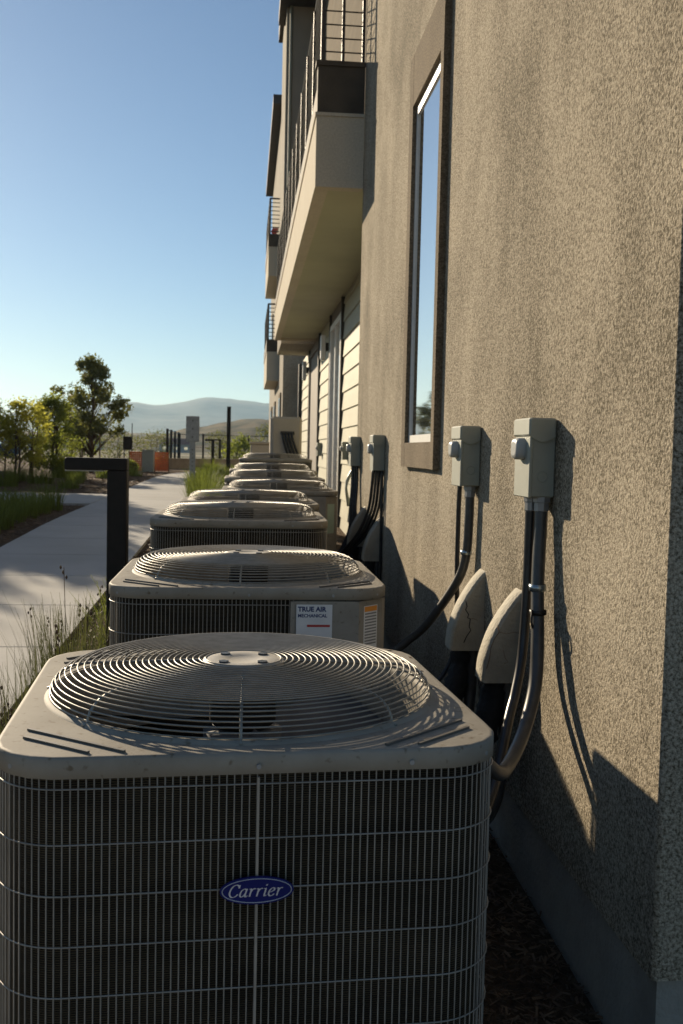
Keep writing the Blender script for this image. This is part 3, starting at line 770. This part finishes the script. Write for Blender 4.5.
def railing(mb, p0, p1, z0, z1, bars, post=1.5, pr=.022, br=.009):
    p0, p1 = Vector(p0), Vector(p1); n = max(1, round((p1-p0).length/post))
    for k in range(n+1):
        q = p0.lerp(p1, k/n); mb.box(q.x-pr, q.x+pr, q.y-pr, q.y+pr, z0, z1)
    for k in range(bars):
        z = z0 + .1 + (z1 - z0 - .1)*k/(bars-1); r_ = br if k < bars-1 else br*2
        mb.tube([(p0.x, p0.y, z), (p1.x, p1.y, z)], r_, 4, smooth=False)
rl = MB(); railing(rl, (bx0+.05, by0+.06), (bx0+.05, by1), 5.0, 6.25, 12, 1.2, .018, .007); railing(rl, (bx0+.05, by0+.06), (1.03, by0+.06), 5.29, 6.25, 8, .16, .014, .007)
bpart(rl, 'railing', 'rail', bal)
# upper bay over the far end of the recess
bay = MB(); bay.box(.76, 3, 23.0, 25.8, 4.12, 12.0); bo_ = bpart(bay, 'bay', 'stucco_grey')
e = MB(); e.box(.66, 3.2, 22.5, 26.0, 12.001, 12.35); bpart(e, 'eave', 'roof', bo_)
e = MB(); e.box(.9, 1.6, 22.94, 22.999, 4.9, 11.7); bpart(e, 'panel', 'tan', bo_)
e = MB(); e.tube([(.86, 22.93, 4.3), (.86, 22.93, 11.9)], .035, 8); bpart(e, 'downspout', 'siding', bo_)
for (y, z, lab) in ((18.9, 3.42, 'pale box lamp under the balcony by the patio door'), (24.9, 3.45, 'pale box lamp under the balcony beyond the taupe door')):
    t = thing('wall_lamp', lab, 'lamp', (1.46, y, z), 0, 'box lamps under the balcony')
    q = MB(); q.bbox(-.09, .0, -.1, .1, 0, .44, .01); q.build('housing', M['white'], t)
    q = MB(); q.box(0, .06, -.04, .04, .15, .3); q.build('bracket', M['darktrim'], t)
    q = MB(); q.bbox(-.08, -.01, -.08, .08, -.03, -.001, .008); q.build('lens', M['lamp_lens'], t)

# far block
FB = thing('apartment_building', 'far stucco apartment block with two stacked balconies at the end of the row', 'building', (1.05, 29, 0))
def fpart(mb, name, m, parent=None):
    o = mb.build(name, M[m], parent or FB)
    if not parent: o.location = (-1.05, -29, 0)
    return o
m = MB(); m.box(1.03, 9, 29.01, 46, .2, 13.2); fpart(m, 'wall', 'stucco_grey')
m = MB(); m.box(.72, 9.3, 34, 46.3, 13.201, 13.5); fpart(m, 'roof', 'roof')
for z in (3.95, 7.35):
    m = MB(); m.box(.63, 1.028, 33, 38, z, z+.95); bb = fpart(m, 'balcony', 'fascia')
    q = MB(); q.box(.615, 1.03, 32.98, 38.02, z+.951, z+1.35); fpart(q, 'curb', 'dark_band', bb)
    q = MB(); railing(q, (.66, 33.05), (.66, 38), z+1.35, z+2.5, 9, 1.2, .03, .014); railing(q, (.66, 33.05), (1.0, 33.05), z+1.35, z+2.5, 9, .25, .02, .014); fpart(q, 'railing', 'rail', bb)
for (y0, y1, z0, z1) in ((30.0, 31.4, 1.2, 3.4), (35.5, 37, 1.2, 3.4), (40, 42, 1.2, 3.4), (30.2, 31.6, 5, 7.2), (41, 43, 5, 7.2), (41, 43, 8.6, 10.6)):
    q = MB(); q.box(.985, 1.029, y0, y1, z0, z1); wv = fpart(q, 'window', 'trim')
    q = MB(); quadx(q, .98, y0+.15, y1-.15, z0+.15, z1-.15); fpart(q, 'glass', 'glass', wv)
fl = MB()
for k in range(60):
    a, b = rnd.uniform(-.2, .2), rnd.uniform(-.5, .5); z = rnd.uniform(0, .32)*(1 - abs(b))
    fl.box(.80+a*.5, .84+a*.5, 33.5+b, 33.54+b, 8.72+z, 8.76+z)
tag(fl.build('potted_flowers', M['flag_red']), 'red flowers on the upper far balcony', 'flowers')

# tall cabinet and low cabinet beyond the row
t = thing('utility_cabinet', 'tall beige metal cabinet at the end of the row with black cables on its face', 'cabinet', (.56, 14.4, gz(14.4)))
q = MB(); q.bbox(-.215, .24, 0, .5, 0, 1.77, .03); q.build('housing', M['tan'], t)
q = MB(); q.box(-.17, .19, -.012, -.001, .1, 1.66); q.build('door', M['tan'], t)
q = MB()
for k in range(4):
    q = MB(); q.tube(spline([(-.04+.045*k,-.02,1.53), (-.03+.045*k,-.05,1.45), (.02+.05*k,-.06,1.27), (.09+.05*k,-.06,1.1), (.16+.05*k,-.06,.7)], 5), .018, 6); q.build('cable', M['black'], t)
q = MB(); q.box(-.07, .13, -.03, -.0125, 1.51, 1.56); q.build('gland_plate', M['darktrim'], t)
t = thing('utility_cabinet', 'low pale cabinet left of the tall beige cabinet', 'cabinet', (.235, 16.5, gz(16.5)))
q = MB(); q.bbox(-.16, .18, 0, .5, 0, 1.32, .02); q.build('housing', M['tan'], t)
q = MB(); q.bbox(-.18, .20, -.02, .52, 1.321, 1.36, .01); q.build('cap', M['tan'], t)

# ------------------------------------------------------------------ bollard lamps, posts, fence
def make_lamp(label):
    t = thing('bollard_lamp', label, 'lamp')
    q = MB(); q.bbox(-.055, .055, -.055, .055, 0, 1.29, .005); q.build('post', M['bronze'], t)
    q = MB(); q.bbox(-.29, .0545, -.054, .054, 1.2905, 1.36, .005); h = q.build('arm', M['bronze'], t)
    q = MB(); q.box(-.29, -.08, -.035, .035, 1.284, 1.2900); q.build('lens', M['lamp_lens'], h)
    q = MB(); q.bbox(-.10, .10, -.10, .10, 0, .012, .003); q.build('base_plate', M['bronze'], t)
    return t
LG = 'dark angled path lamps'
l1 = make_lamp('nearest dark brown path lamp with a flat arm pointing left beside the second unit'); l1.location = (-.72, 5.75, .262); l1['group'] = LG
dup(l1, (-1.18, 36, gz(36)), 0, 'distant dark path lamp with its arm pointing left, left of the tall dark pole', LG)
dup(l1, (-1.35, 52, gz(52)), 0, 'farthest small path lamp in front of the fence', LG)
t = thing('sign_post', 'grey galvanised post seen from the back of its sign plate beside the path', 'sign', (-1.32, 25, gz(25)))
q = MB(); q.box(-.07, .07, -.05, .05, 0, 1.92); q.build('post', M['galv'], t)
q = MB(); q.bbox(-.165, .165, -.075, -.055, 1.30, 1.93, .008); q.build('sign_plate', M['galv'], t)
for z in (1.42, 1.62, 1.82):
    q = MB(); q.tube([(0,-.09,z), (0,-.07,z)], .018, 6); q.build('bolt', M['bolt'], t)
q = MB()
for k in range(10): q.tube([(0,-.053,.2+.1*k), (0,-.049,.2+.1*k)], .014, 6)
q.build('hole', M['bolt'], t)
t = thing('metal_pole', 'tall plain dark pole standing beyond the grass by the units', 'pole', (-.54, 31, gz(31)))
q = MB(); q.bbox(-.06, .06, -.06, .06, 0, 2.35, .01); q.build('post', M['bronze'], t)
q = MB(); q.bbox(-.065, .065, -.065, .065, 2.351, 2.38, .008); q.build('cap', M['bronze'], t)
q = MB(); q.bbox(-.12, .12, -.12, .12, 0, .015, .003); q.build('base_plate', M['bronze'], t)

t = thing('low_wall', 'low tan wall curving round the end of the path', 'wall', (-3.5, 46, gz(46)))
pts = [(-4.5,45.2),(-3.6,44.6),(-2.9,45.0),(-2.0,46.0),(-.8,47.0),(.6,47.8),(2.4,48.3),(5,48.6)]
P = spline([(x, y, 0) for x, y in pts], 5); a = []; b = []
for i, c in enumerate(P):
    tt = (P[min(i+1, len(P)-1)] - P[max(i-1, 0)]).normalized(); n = Vector((-tt.y, tt.x, 0)); a.append(c + n*.12); b.append(c - n*.12)
q = MB(); rings = [[(v.x+3.5, v.y-46, z) for v, z in ((b[i], -.1), (b[i], .40), (a[i], .40), (a[i], -.1))] for i in range(len(P))]
q.loft(rings, True, True); q.build('wall', M['lowwall'], t)
q = MB(); rings = [[(c.x+3.5 + (v.x-c.x)*1.3, c.y-46 + (v.y-c.y)*1.3, z) for v, c, z in ((b[i], P[i], .401), (b[i], P[i], .45), (a[i], P[i], .45), (a[i], P[i], .401))] for i in range(len(P))]
q.loft(rings, True, True); q.build('coping', M['lowwall'], t)
t = thing('metal_fence', 'dark post and rail fence beyond the low tan wall', 'fence', (-3.6, 47.5, gz(47)))
pf = [(-3.62,46.6),(-3.66,49.5),(-3.72,53),(-3.8,57),(-4.0,61),(-2.6,61.2),(.15,61.6),(2.4,62),(5,62.4)]
for x, y in pf:
    q = MB(); q.box(x+3.6-.055, x+3.6+.055, y-47.5-.055, y-47.5+.055, -.1, 1.78); q.build('post', M['bronze'], t)
q = MB()
for (x0, y0), (x1, y1) in zip(pf, pf[1:]):
    for z in (1.72, .95, .2): q.tube([(x0+3.6, y0-47.5, z), (x1+3.6, y1-47.5, z)], .02 if z > 1 else .008, 4, smooth=False)
q.build('rail', M['bronze'], t)
# barrier, cabinet, back of a board
for (x, lab) in ((-4.35, 'orange safety barrier left of the grey utility box'), (-3.35, 'orange safety barrier right of the grey utility box')):
    t = thing('safety_barrier', lab, 'barrier', (x, 40.4, gz(40)), 0, 'orange safety barriers')
    q = MB()
    for k in range(9): q.box(-.28, .28, -.01, .01, .04+.085*k, .105+.085*k)
    for k in range(8): q.box(-.28+.075*k, -.245+.075*k, -.013, .013, .04, .80)
    q.build('mesh_panel', M['orange'], t)
    for sx in (-.28, .28):
        q = MB(); q.tube([(sx,.0,0),(sx,.0,.86)], .022, 6); q.build('stake', M['stake'], t)
t = thing('utility_box', 'pale grey utility box between two orange barriers', 'utility box', (-3.85, 40, gz(40)))
q = MB(); q.bbox(-.23, .23, -.2, .2, 0, .84, .02); q.build('housing', M['util'], t)
q = MB(); q.bbox(-.25, .25, -.22, .22, .841, .88, .01); q.build('lid', M['util'], t)
t = thing('notice_board', 'small dark board on two thin posts seen from behind by the fence', 'sign', (-5.0, 43, gz(43)))
for sx in (-.14, .18):
    q = MB(); q.tube([(sx,0,0),(sx,0,1.45 + (.5 if sx > 0 else 0))], .02, 6); q.build('post', M['bronze'], t)
q = MB(); q.bbox(-.19, .17, -.03, -.021, .82, 1.38, .003); q.build('board', M['bronze'], t)

# ------------------------------------------------------------------ plants
def make_grass(name, label, cat, n, h, spread, mt, width=.006, lean=.5, seeds=0, seed=1):
    r_ = random.Random(seed); t = thing(name, label, cat); mb = MB()
    for _ in range(n):
        a = r_.uniform(0, 6.283); d = spread*.45*math.sqrt(r_.random()); bx, by = d*math.cos(a), d*math.sin(a)
        a2 = a + r_.uniform(-.9, .9); ln = h*(1 - .55*r_.random()**1.6); le = lean*r_.uniform(.15, 1)*ln
        dv = Vector((math.cos(a2), math.sin(a2), 0)); sd_ = Vector((-dv.y, dv.x, 0)); q = []
        for k in range(4):
            s = k/3; c = Vector((bx, by, 0)) + dv*le*s*s + Vector((0,0,ln*(s - .25*lean*s*s)))
            wd = width*(1 - .8*s)*r_.uniform(.8, 1.2); q += [c - sd_*wd/2, c + sd_*wd/2]
        mb.add(q, [(0,1,3,2),(2,3,5,4),(4,5,7,6)], True)
    mb.build('blades', M[mt], t)
    if seeds:
        sb = MB()
        for _ in range(seeds):
            a = r_.uniform(0, 6.283); d = spread*.35*math.sqrt(r_.random()); ln = h*r_.uniform(.75, 1.1)
            p0 = Vector((d*math.cos(a), d*math.sin(a), 0)); p1 = p0 + Vector((math.cos(a)*.14*ln, math.sin(a)*.14*ln, ln))
            sb.tube([p0, p0.lerp(p1, .5) + Vector((0,0,.02)), p1], .0016, 3, smooth=False)
            for k in range(3):
                c = p1 + Vector((r_.uniform(-.012,.012), r_.uniform(-.012,.012), -.02*k)); sb.tube([c - Vector((0,0,.008)), c, c + Vector((0,0,.008))], [.002,.0055,.002], 5)
        sb.build('seed_heads', M['chips'], t)
    return t
rushes = [make_grass('rush_clump', 'x', 'grass', 150, .66, .36, 'rush', .0055, .25, 4, 3), make_grass('rush_clump', 'x', 'grass', 140, .62, .38, 'rush', .0055, .32, 3, 9)]
RG = 'rush clumps between the path and the units'
rsp = [(-.66,2.75,1.1),(-.80,3.25,1.3),(-.72,3.7,1.2),(-.94,3.35,1.1),(-1.08,3.9,1.1),(-.88,4.25,1.2),(-1.16,4.6,.75),(-1.02,4.95,1.0),(-.80,5.0,1.35),(-.90,5.35,1.4),(-.98,5.6,1.1),(-.80,6.0,1.15)]
rl_ = ['rush clump right at the left edge of the nearest unit', 'rush clump with dark seed heads second from the nearest unit', 'rush clump behind the left corner of the nearest unit', 'short rush clump leaning over the path edge in the shaded corner',
       'rush clump at the path edge where the shade begins', 'rush clump left of the gap between the first two units', 'low sparse rush clump on the sunlit path edge', 'rush clump against the sunlit bare mulch',
       'tall rush clump left of the front corner of the second unit', 'dense rush clump at the foot of the nearest path lamp', 'rush clump just left of the path lamp post', 'rush clump behind the path lamp post']
for i, (x, y, s) in enumerate(rsp):
    o = rushes[i % 2] if i < 2 else dup(rushes[i % 2])
    o.location = (x, y, gz(y)); o.rotation_euler.z = i*1.3; o.scale = (s, s, s); tag(o, rl_[i], group=RG)
yel = make_grass('grass_clump', 'bright yellow green grass clump between the path lamp and the third unit', 'grass', 150, .78, .38, 'grass_yellow', .013, .5, 0, 5)
yel.location = (-.72, 6.45, gz(6.45)); yel['group'] = 'bright grass clumps along the units'
tufts = [make_grass('grass_clump', 'x', 'grass', 240, .6, .7, 'grass', .016, .55, 0, 11), make_grass('grass_clump', 'x', 'grass', 220, .52, .8, 'grass', .017, .7, 0, 12)]
first = [True, True]
def put(k, x, y, s, lab, grp):
    o = tufts[k] if first[k] else dup(tufts[k]); first[k] = False
    o.location = (x, y, gz(y)); o.rotation_euler.z = rnd.uniform(0, 6.28); o.scale = (s, s, s*rnd.uniform(.85, 1.15)); tag(o, lab, group=grp)
dup(yel, (-1.12, 33, gz(33)), 2, 'bright grass clump at the base of the tall dark pole', 'bright grass clumps along the units').scale = (1.3,1.3,1.1)
i = 0
for y in (19, 21, 23, 24.5, 26, 27, 28, 29, 30.5, 32, 34):
    for x in ((-1.05, -.6) if y > 22 else (-.75,)):
        put(i % 2, x + rnd.uniform(-.12,.12), y, 1.0 + .02*(y-19), 'green grass clump in the strip between the path and the far units', 'grass clumps along the far units'); i += 1
for (x, y, s) in ((-3.65,18.8,.9),(-3.75,17.9,.95),(-3.7,17,.9),(-3.75,16.1,.9),(-3.7,15.2,.85),(-3.75,14.4,.85),(-3.8,13.6,.85),(-4.3,18.4,1.0),(-4.35,17.2,1.05),(-4.4,16,1.0),(-4.4,14.9,.95),(-4.4,13.8,.95),(-5.1,18.2,1.1),(-5.2,16.8,1.1),(-5.2,15.4,1.0),(-6,18,1.1),(-3.85,12.8,.8)):
    put(i % 2, x, y, s, 'green grass clump in the near planting bed left of the path', 'grass clumps in the near planting bed'); i += 1
for (x, y, s) in ((-4.6,26.5,.8),(-6.3,27,1.0),(-5.8,29,1.1),(-4.9,29.5,.8),(-6.6,30,1.1),(-5.2,31.5,1.0),(-4.6,33.5,.9),(-5.9,33,1.2),(-3.9,35.5,.8),(-8,31,1.1)):
    put(i % 2, x, y, s, 'grass clump in the mulch bed beyond the side path', 'grass clumps in the far planting bed'); i += 1

def leaf(mb, c, n, s, r_):
    a = Vector((r_.gauss(0,1), r_.gauss(0,1), r_.gauss(0,1))).normalized(); b = a.cross(n if abs(a.dot(n)) < .95 else Vector((1,0,.3))).normalized()
    mb.add([c - a*s*.5, c + b*s*.26, c + a*s*.5, c - b*s*.26], [(0,1,2,3)])
def make_tree(label, loc, h, crown, mt, nclump, nleaf, ls, trunk_r=.05, ch=.35, stems=1, seed=1, name='tree', cat='tree', group=None, stake=False, cs=.32, top=1.0):
    r_ = random.Random(seed); t = thing(name, label, cat, loc, 0, group)
    tm = MB(); lm = MB(); clumps = []
    for k in range(nclump):
        for _ in range(40):
            z = r_.random(); a = r_.uniform(0, 6.283)
            w_ = math.sin(math.pi*min(1, (z*.86 + .12)))**.7 if top == 1 else (1 - z*.75)
            rr_ = crown*w_*math.sqrt(r_.random())
            c = Vector((rr_*math.cos(a), rr_*math.sin(a), h*(ch + (1 - ch)*z)))
            if all((c - o[0]).length > cs*.55 for o in clumps): break
        clumps.append((c, cs*r_.uniform(.65, 1.2)))
    for s in range(stems):
        off = Vector((r_.uniform(-.3,.3), r_.uniform(-.3,.3), 0)) if stems > 1 else Vector((0,0,0))
        P = spline([off, off*1.1 + Vector((r_.uniform(-.05,.05), r_.uniform(-.05,.05), h*.35)), off*1.2 + Vector((r_.uniform(-.1,.1), r_.uniform(-.1,.1), h*.65)), off + Vector((r_.uniform(-.1,.1), 0, h*.95))], 5)
        tm.tube(P, [trunk_r*(1 - .85*i/(len(P)-1)) for i in range(len(P))], 7)
        for c, cr in clumps[s::stems]:
            z0 = max(h*ch*.7, c.z - .5*math.hypot(c.x, c.y) - .15*h); i = min(len(P)-1, int(z0/(h*.95)*(len(P)-1))); p0 = P[i]
            tm.tube(spline([p0, p0.lerp(c, .5) + Vector((0,0,.05*h*.3)), c], 3), [trunk_r*.35*(1-.8*q/6) for q in range(7)], 4, cap=False)
    for c, cr in clumps:
        for _ in range(nleaf):
            d = Vector((r_.gauss(0,1), r_.gauss(0,1), r_.gauss(0,.8))).normalized()*cr*r_.random()**.45
            leaf(lm, c + d, d.normalized(), ls*r_.uniform(.6, 1.3), r_)
    tm.build('trunk', M['bark'], t); lm.build('crown', M[mt], t)
    if stake:
        for sx in (-.35, .3):
            q = MB(); q.tube([(sx, .05, 0), (sx, .05, 1.7)], .03, 6); q.build('stake', M['stake'], t)
    return t
TG = 'young trees left of the path'
make_tree('tall dark green tree standing above the others, staked and open crowned', (-5.75, 38, gz(38)), 4.15, 1.4, 'leaf_dark', 62, 100, .15, .085, .26, 1, 24, group=TG, stake=True, cs=.34)
make_tree('golden leaved young tree with several thin stems at the left', (-6.5, 30, gz(30)), 2.35, .85, 'leaf_gold', 42, 85, .10, .035, .26, 4, 33, group=TG, cs=.30)
make_tree('golden leaved sapling farthest left, partly out of view', (-7.5, 30.6, gz(30)), 2.2, .7, 'leaf_gold', 26, 80, .10, .03, .28, 3, 34, group=TG, cs=.30)
make_tree('bushy mid green tree between the golden and the tall tree', (-6.3, 33.5, gz(33)), 2.6, 1.0, 'leaf_green', 48, 115, .11, .05, .14, 2, 45, group=TG, cs=.34)
make_tree('pale green low tree beside the tall tree trunk', (-6.7, 41, gz(41)), 2.3, 1.0, 'leaf_green', 30, 105, .11, .04, .3, 2, 46, group=TG, cs=.32)
# trees outside the left edge of the picture that shade the path
for k, (x, y, h, cr) in enumerate(((-10.0, 31.5, 5.6, 1.9), (-9.4, 26.2, 5.4, 1.9), (-8.9, 18.8, 3.8, 1.0), (-13.6, 42.5, 6.4, 2.2), (-12.0, 27.5, 6.2, 2.0))):
    make_tree('leafy street tree beyond the left edge of the view', (x, y, gz(y)), h, cr, 'leaf_green', 90, 190, .24, .09, .20, 1, 60+k, group='trees beyond the left edge', cs=.6)
# shrubs
for k, (x, y, h, cr, mt, lab) in enumerate(((-7.2, 80, 2.6, 1.6, 'leaf_dark', 'dark round bush beyond the fence'), (-.3, 58, 1.5, .9, 'leaf_green', 'sunlit green bush behind the tall dark pole'),
        (1.6, 70, 2.6, 1.6, 'leaf_dark', 'dark bush behind the fence at the building end'), (-1.7, 75, 2.2, 1.5, 'leaf_dark', 'wide dull bush behind the second path lamp'), (-3.6, 42.8, .55, .35, 'leaf_green', 'small pale shrub in front of the low tan wall'), (-4.35, 38.6, .45, .25, 'leaf_green', 'spiky low shrub in front of the left orange barrier'),
        (-12.5, 70, 2.6, 2.0, 'leaf_green', 'broad bush far behind the golden tree'), (-9.5, 75, 2.2, 1.8, 'leaf_dark', 'low dark bush far behind the tall tree'))):
    make_tree(lab, (x, y, gz(y)), h, cr, mt, 26, 60, .15 if h > 1 else .07, .04, .12, 2, 80+k, 'shrub', 'bush', cs=max(.15, cr*.45))

# ------------------------------------------------------------------ distance: car, houses, hills, mountains
def make_car(label, loc, rz, paint):
    t = thing('parked_car', label, 'car', loc, rz)
    q = MB(); sec = []
    for (x, w_, zl, zh) in ((-2.15,.72,.38,.80),(-2.0,.86,.28,.95),(-1.2,.9,.24,1.0),(0,.9,.24,.98),(1.0,.9,.24,.95),(1.9,.86,.26,.82),(2.15,.70,.36,.66)):
        sec.append([(x,-w_,zl),(x,-w_,zh*.85),(x,-w_*.9,zh),(x,w_*.9,zh),(x,w_,zh*.85),(x,w_,zl)])
    q.loft(sec, True, True, smooth=False); q.build('body', M[paint], t)
    q = MB(); sec = []
    for (x, w_, zl, zh) in ((-1.75,.78,.95,.97),(-1.1,.70,.98,1.42),(.1,.70,.97,1.45),(.95,.78,.93,.96)):
        sec.append([(x,-w_-.05,zl),(x,-w_*.92,zh),(x,w_*.92,zh),(x,w_+.05,zl)])
    q.loft(sec, True, True); q.build('cabin', M['carglass'], t)
    q = MB(); q.bbox(-1.05, .1, -.64, .64, 1.40, 1.475, .02); q.build('roof', M[paint], t)
    for x in (-1.35, 1.35):
        for y in (-.86, .86):
            q = MB(); q.tube([(x,y-.1,.32),(x,y+.1,.32)], .32, 16); q.build('wheel', M['tyre'], t)
    return t
make_car('dark blue car parked far behind the golden tree', (-17.5, 70, gz(70)), R(8), 'carblue')
def house(label, loc, w_, d_, h, mat_, roof, rz=0):
    t = thing('house', label, 'house', loc, rz, 'houses in the distance')
    q = MB(); q.box(-w_/2, w_/2, -d_/2, d_/2, 0, h); q.build('wall', M[mat_], t)
    q = MB(); e_ = .5; q.add([(-w_/2-e_,-d_/2-e_,h),(w_/2+e_,-d_/2-e_,h),(w_/2+e_,d_/2+e_,h),(-w_/2-e_,d_/2+e_,h),(-w_/2+1,0,h+1.8),(w_/2-1,0,h+1.8)], [(0,1,5,4),(1,2,5),(2,3,4,5),(3,0,4),(3,2,1,0)])
    q.build('roof', M[roof], t)
    for k in range(3):
        x = -w_/2 + w_*(k+.5)/3; q = MB(); q.box(x-.5, x+.5, -d_/2-.04, -d_/2-.002, h*.35, h*.75); q.build('window', M['glass'], t)
hs = [(-20,290,9,7,2.4,'greyhouse','redroof','small red roofed house far beyond the fence'), (-52,330,10,8,2.5,'tan','roof','small dark roofed tan house beyond the trees'),
      (-66,300,9,7,2.4,'greyhouse','roof','small grey house far left behind the golden tree')]
for (x, y, w_, d_, h, a, b, lab) in hs: house(lab, (x, y, gz(y)-.1), w_, d_, h, a, b, R(rnd.uniform(-20, 20)))

def ridge(name, Y0, prof, depth, mt, seed, rough=.12, nx=90, ny=14):
    """terrain ridge from a skyline profile of (x, z); falls off to both sides in depth"""
    from mathutils import noise
    xs_ = [prof[0][0] + (prof[-1][0]-prof[0][0])*i/nx for i in range(nx+1)]
    def hz(x):
        for (a, za), (b, zb) in zip(prof, prof[1:]):
            if a <= x <= b: return za + (zb - za)*smooth01((x-a)/(b-a))
        return prof[-1][1]
    mb = MB(); V = []
    for j in range(ny+1):
        t = j/ny*2 - 1
        for x in xs_:
            h = hz(x); fall = (1 - abs(t))**1.15
            nz = noise.fractal(Vector((x*8/(prof[-1][0]-prof[0][0]) + seed, t*2.2, seed*1.7)), 1.0, 2.1, 6)
            V.append((x, Y0 + t*depth, -1 + h*max(0, fall*(1 + rough*1.6*nz*(1-.55*fall)) )))
    n = nx + 1
    mb.add(V, [(j*n+i, j*n+i+1, (j+1)*n+i+1, (j+1)*n+i) for j in range(ny) for i in range(nx)], True)
    return tag(mb.build(name, M[mt]), kind='structure')
ridge('hills', 420, [(-260,4),(-140,6.5),(-90,7.5),(-45,8.5),(-20,11.5),(-8,14.5),(2,17.5),(6,18),(14,16),(40,15),(90,10),(200,6)], 90, 'hill', 3, .5, 200, 24)
ridge('hills', 700, [(-500,6),(-300,8),(-170,10),(-80,12),(0,9),(200,8),(500,6)], 120, 'hill', 8, .2)
ridge('mountains', 2800, [(-2300,35.0),(-1300,54.2),(-800,61.2),(-540,84.0),(-372,115.5),(-300,120.8),(-250,115.5),(-185,124.2),(-112,134.8),(-60,129.5),(0,122.5),(55,117.2),(150,109.4),(400,103.2),(1000,70.0),(2300,35.0)], 900, 'mountain', 5, .20, 200, 20)

# ------------------------------------------------------------------ haze
def haze():
    m = bpy.data.materials.new('haze_air'); m.use_nodes = True; nt = m.node_tree
    for n in list(nt.nodes):
        if n.type == 'BSDF_PRINCIPLED': nt.nodes.remove(n)
    v = nt.nodes.new('ShaderNodeVolumePrincipled'); v.inputs['Color'].default_value = (.48,.76,1,1); v.inputs['Density'].default_value = HAZE; v.inputs['Anisotropy'].default_value = .35
    nt.links.new(v.outputs[0], nt.nodes['Material Output'].inputs['Volume'])
    b = MB(); b.box(-2500, 2500, -260, 4200, -3, 185); o = b.build('haze', m); tag(o, kind='stuff')
HAZE = 1.35e-4
haze()
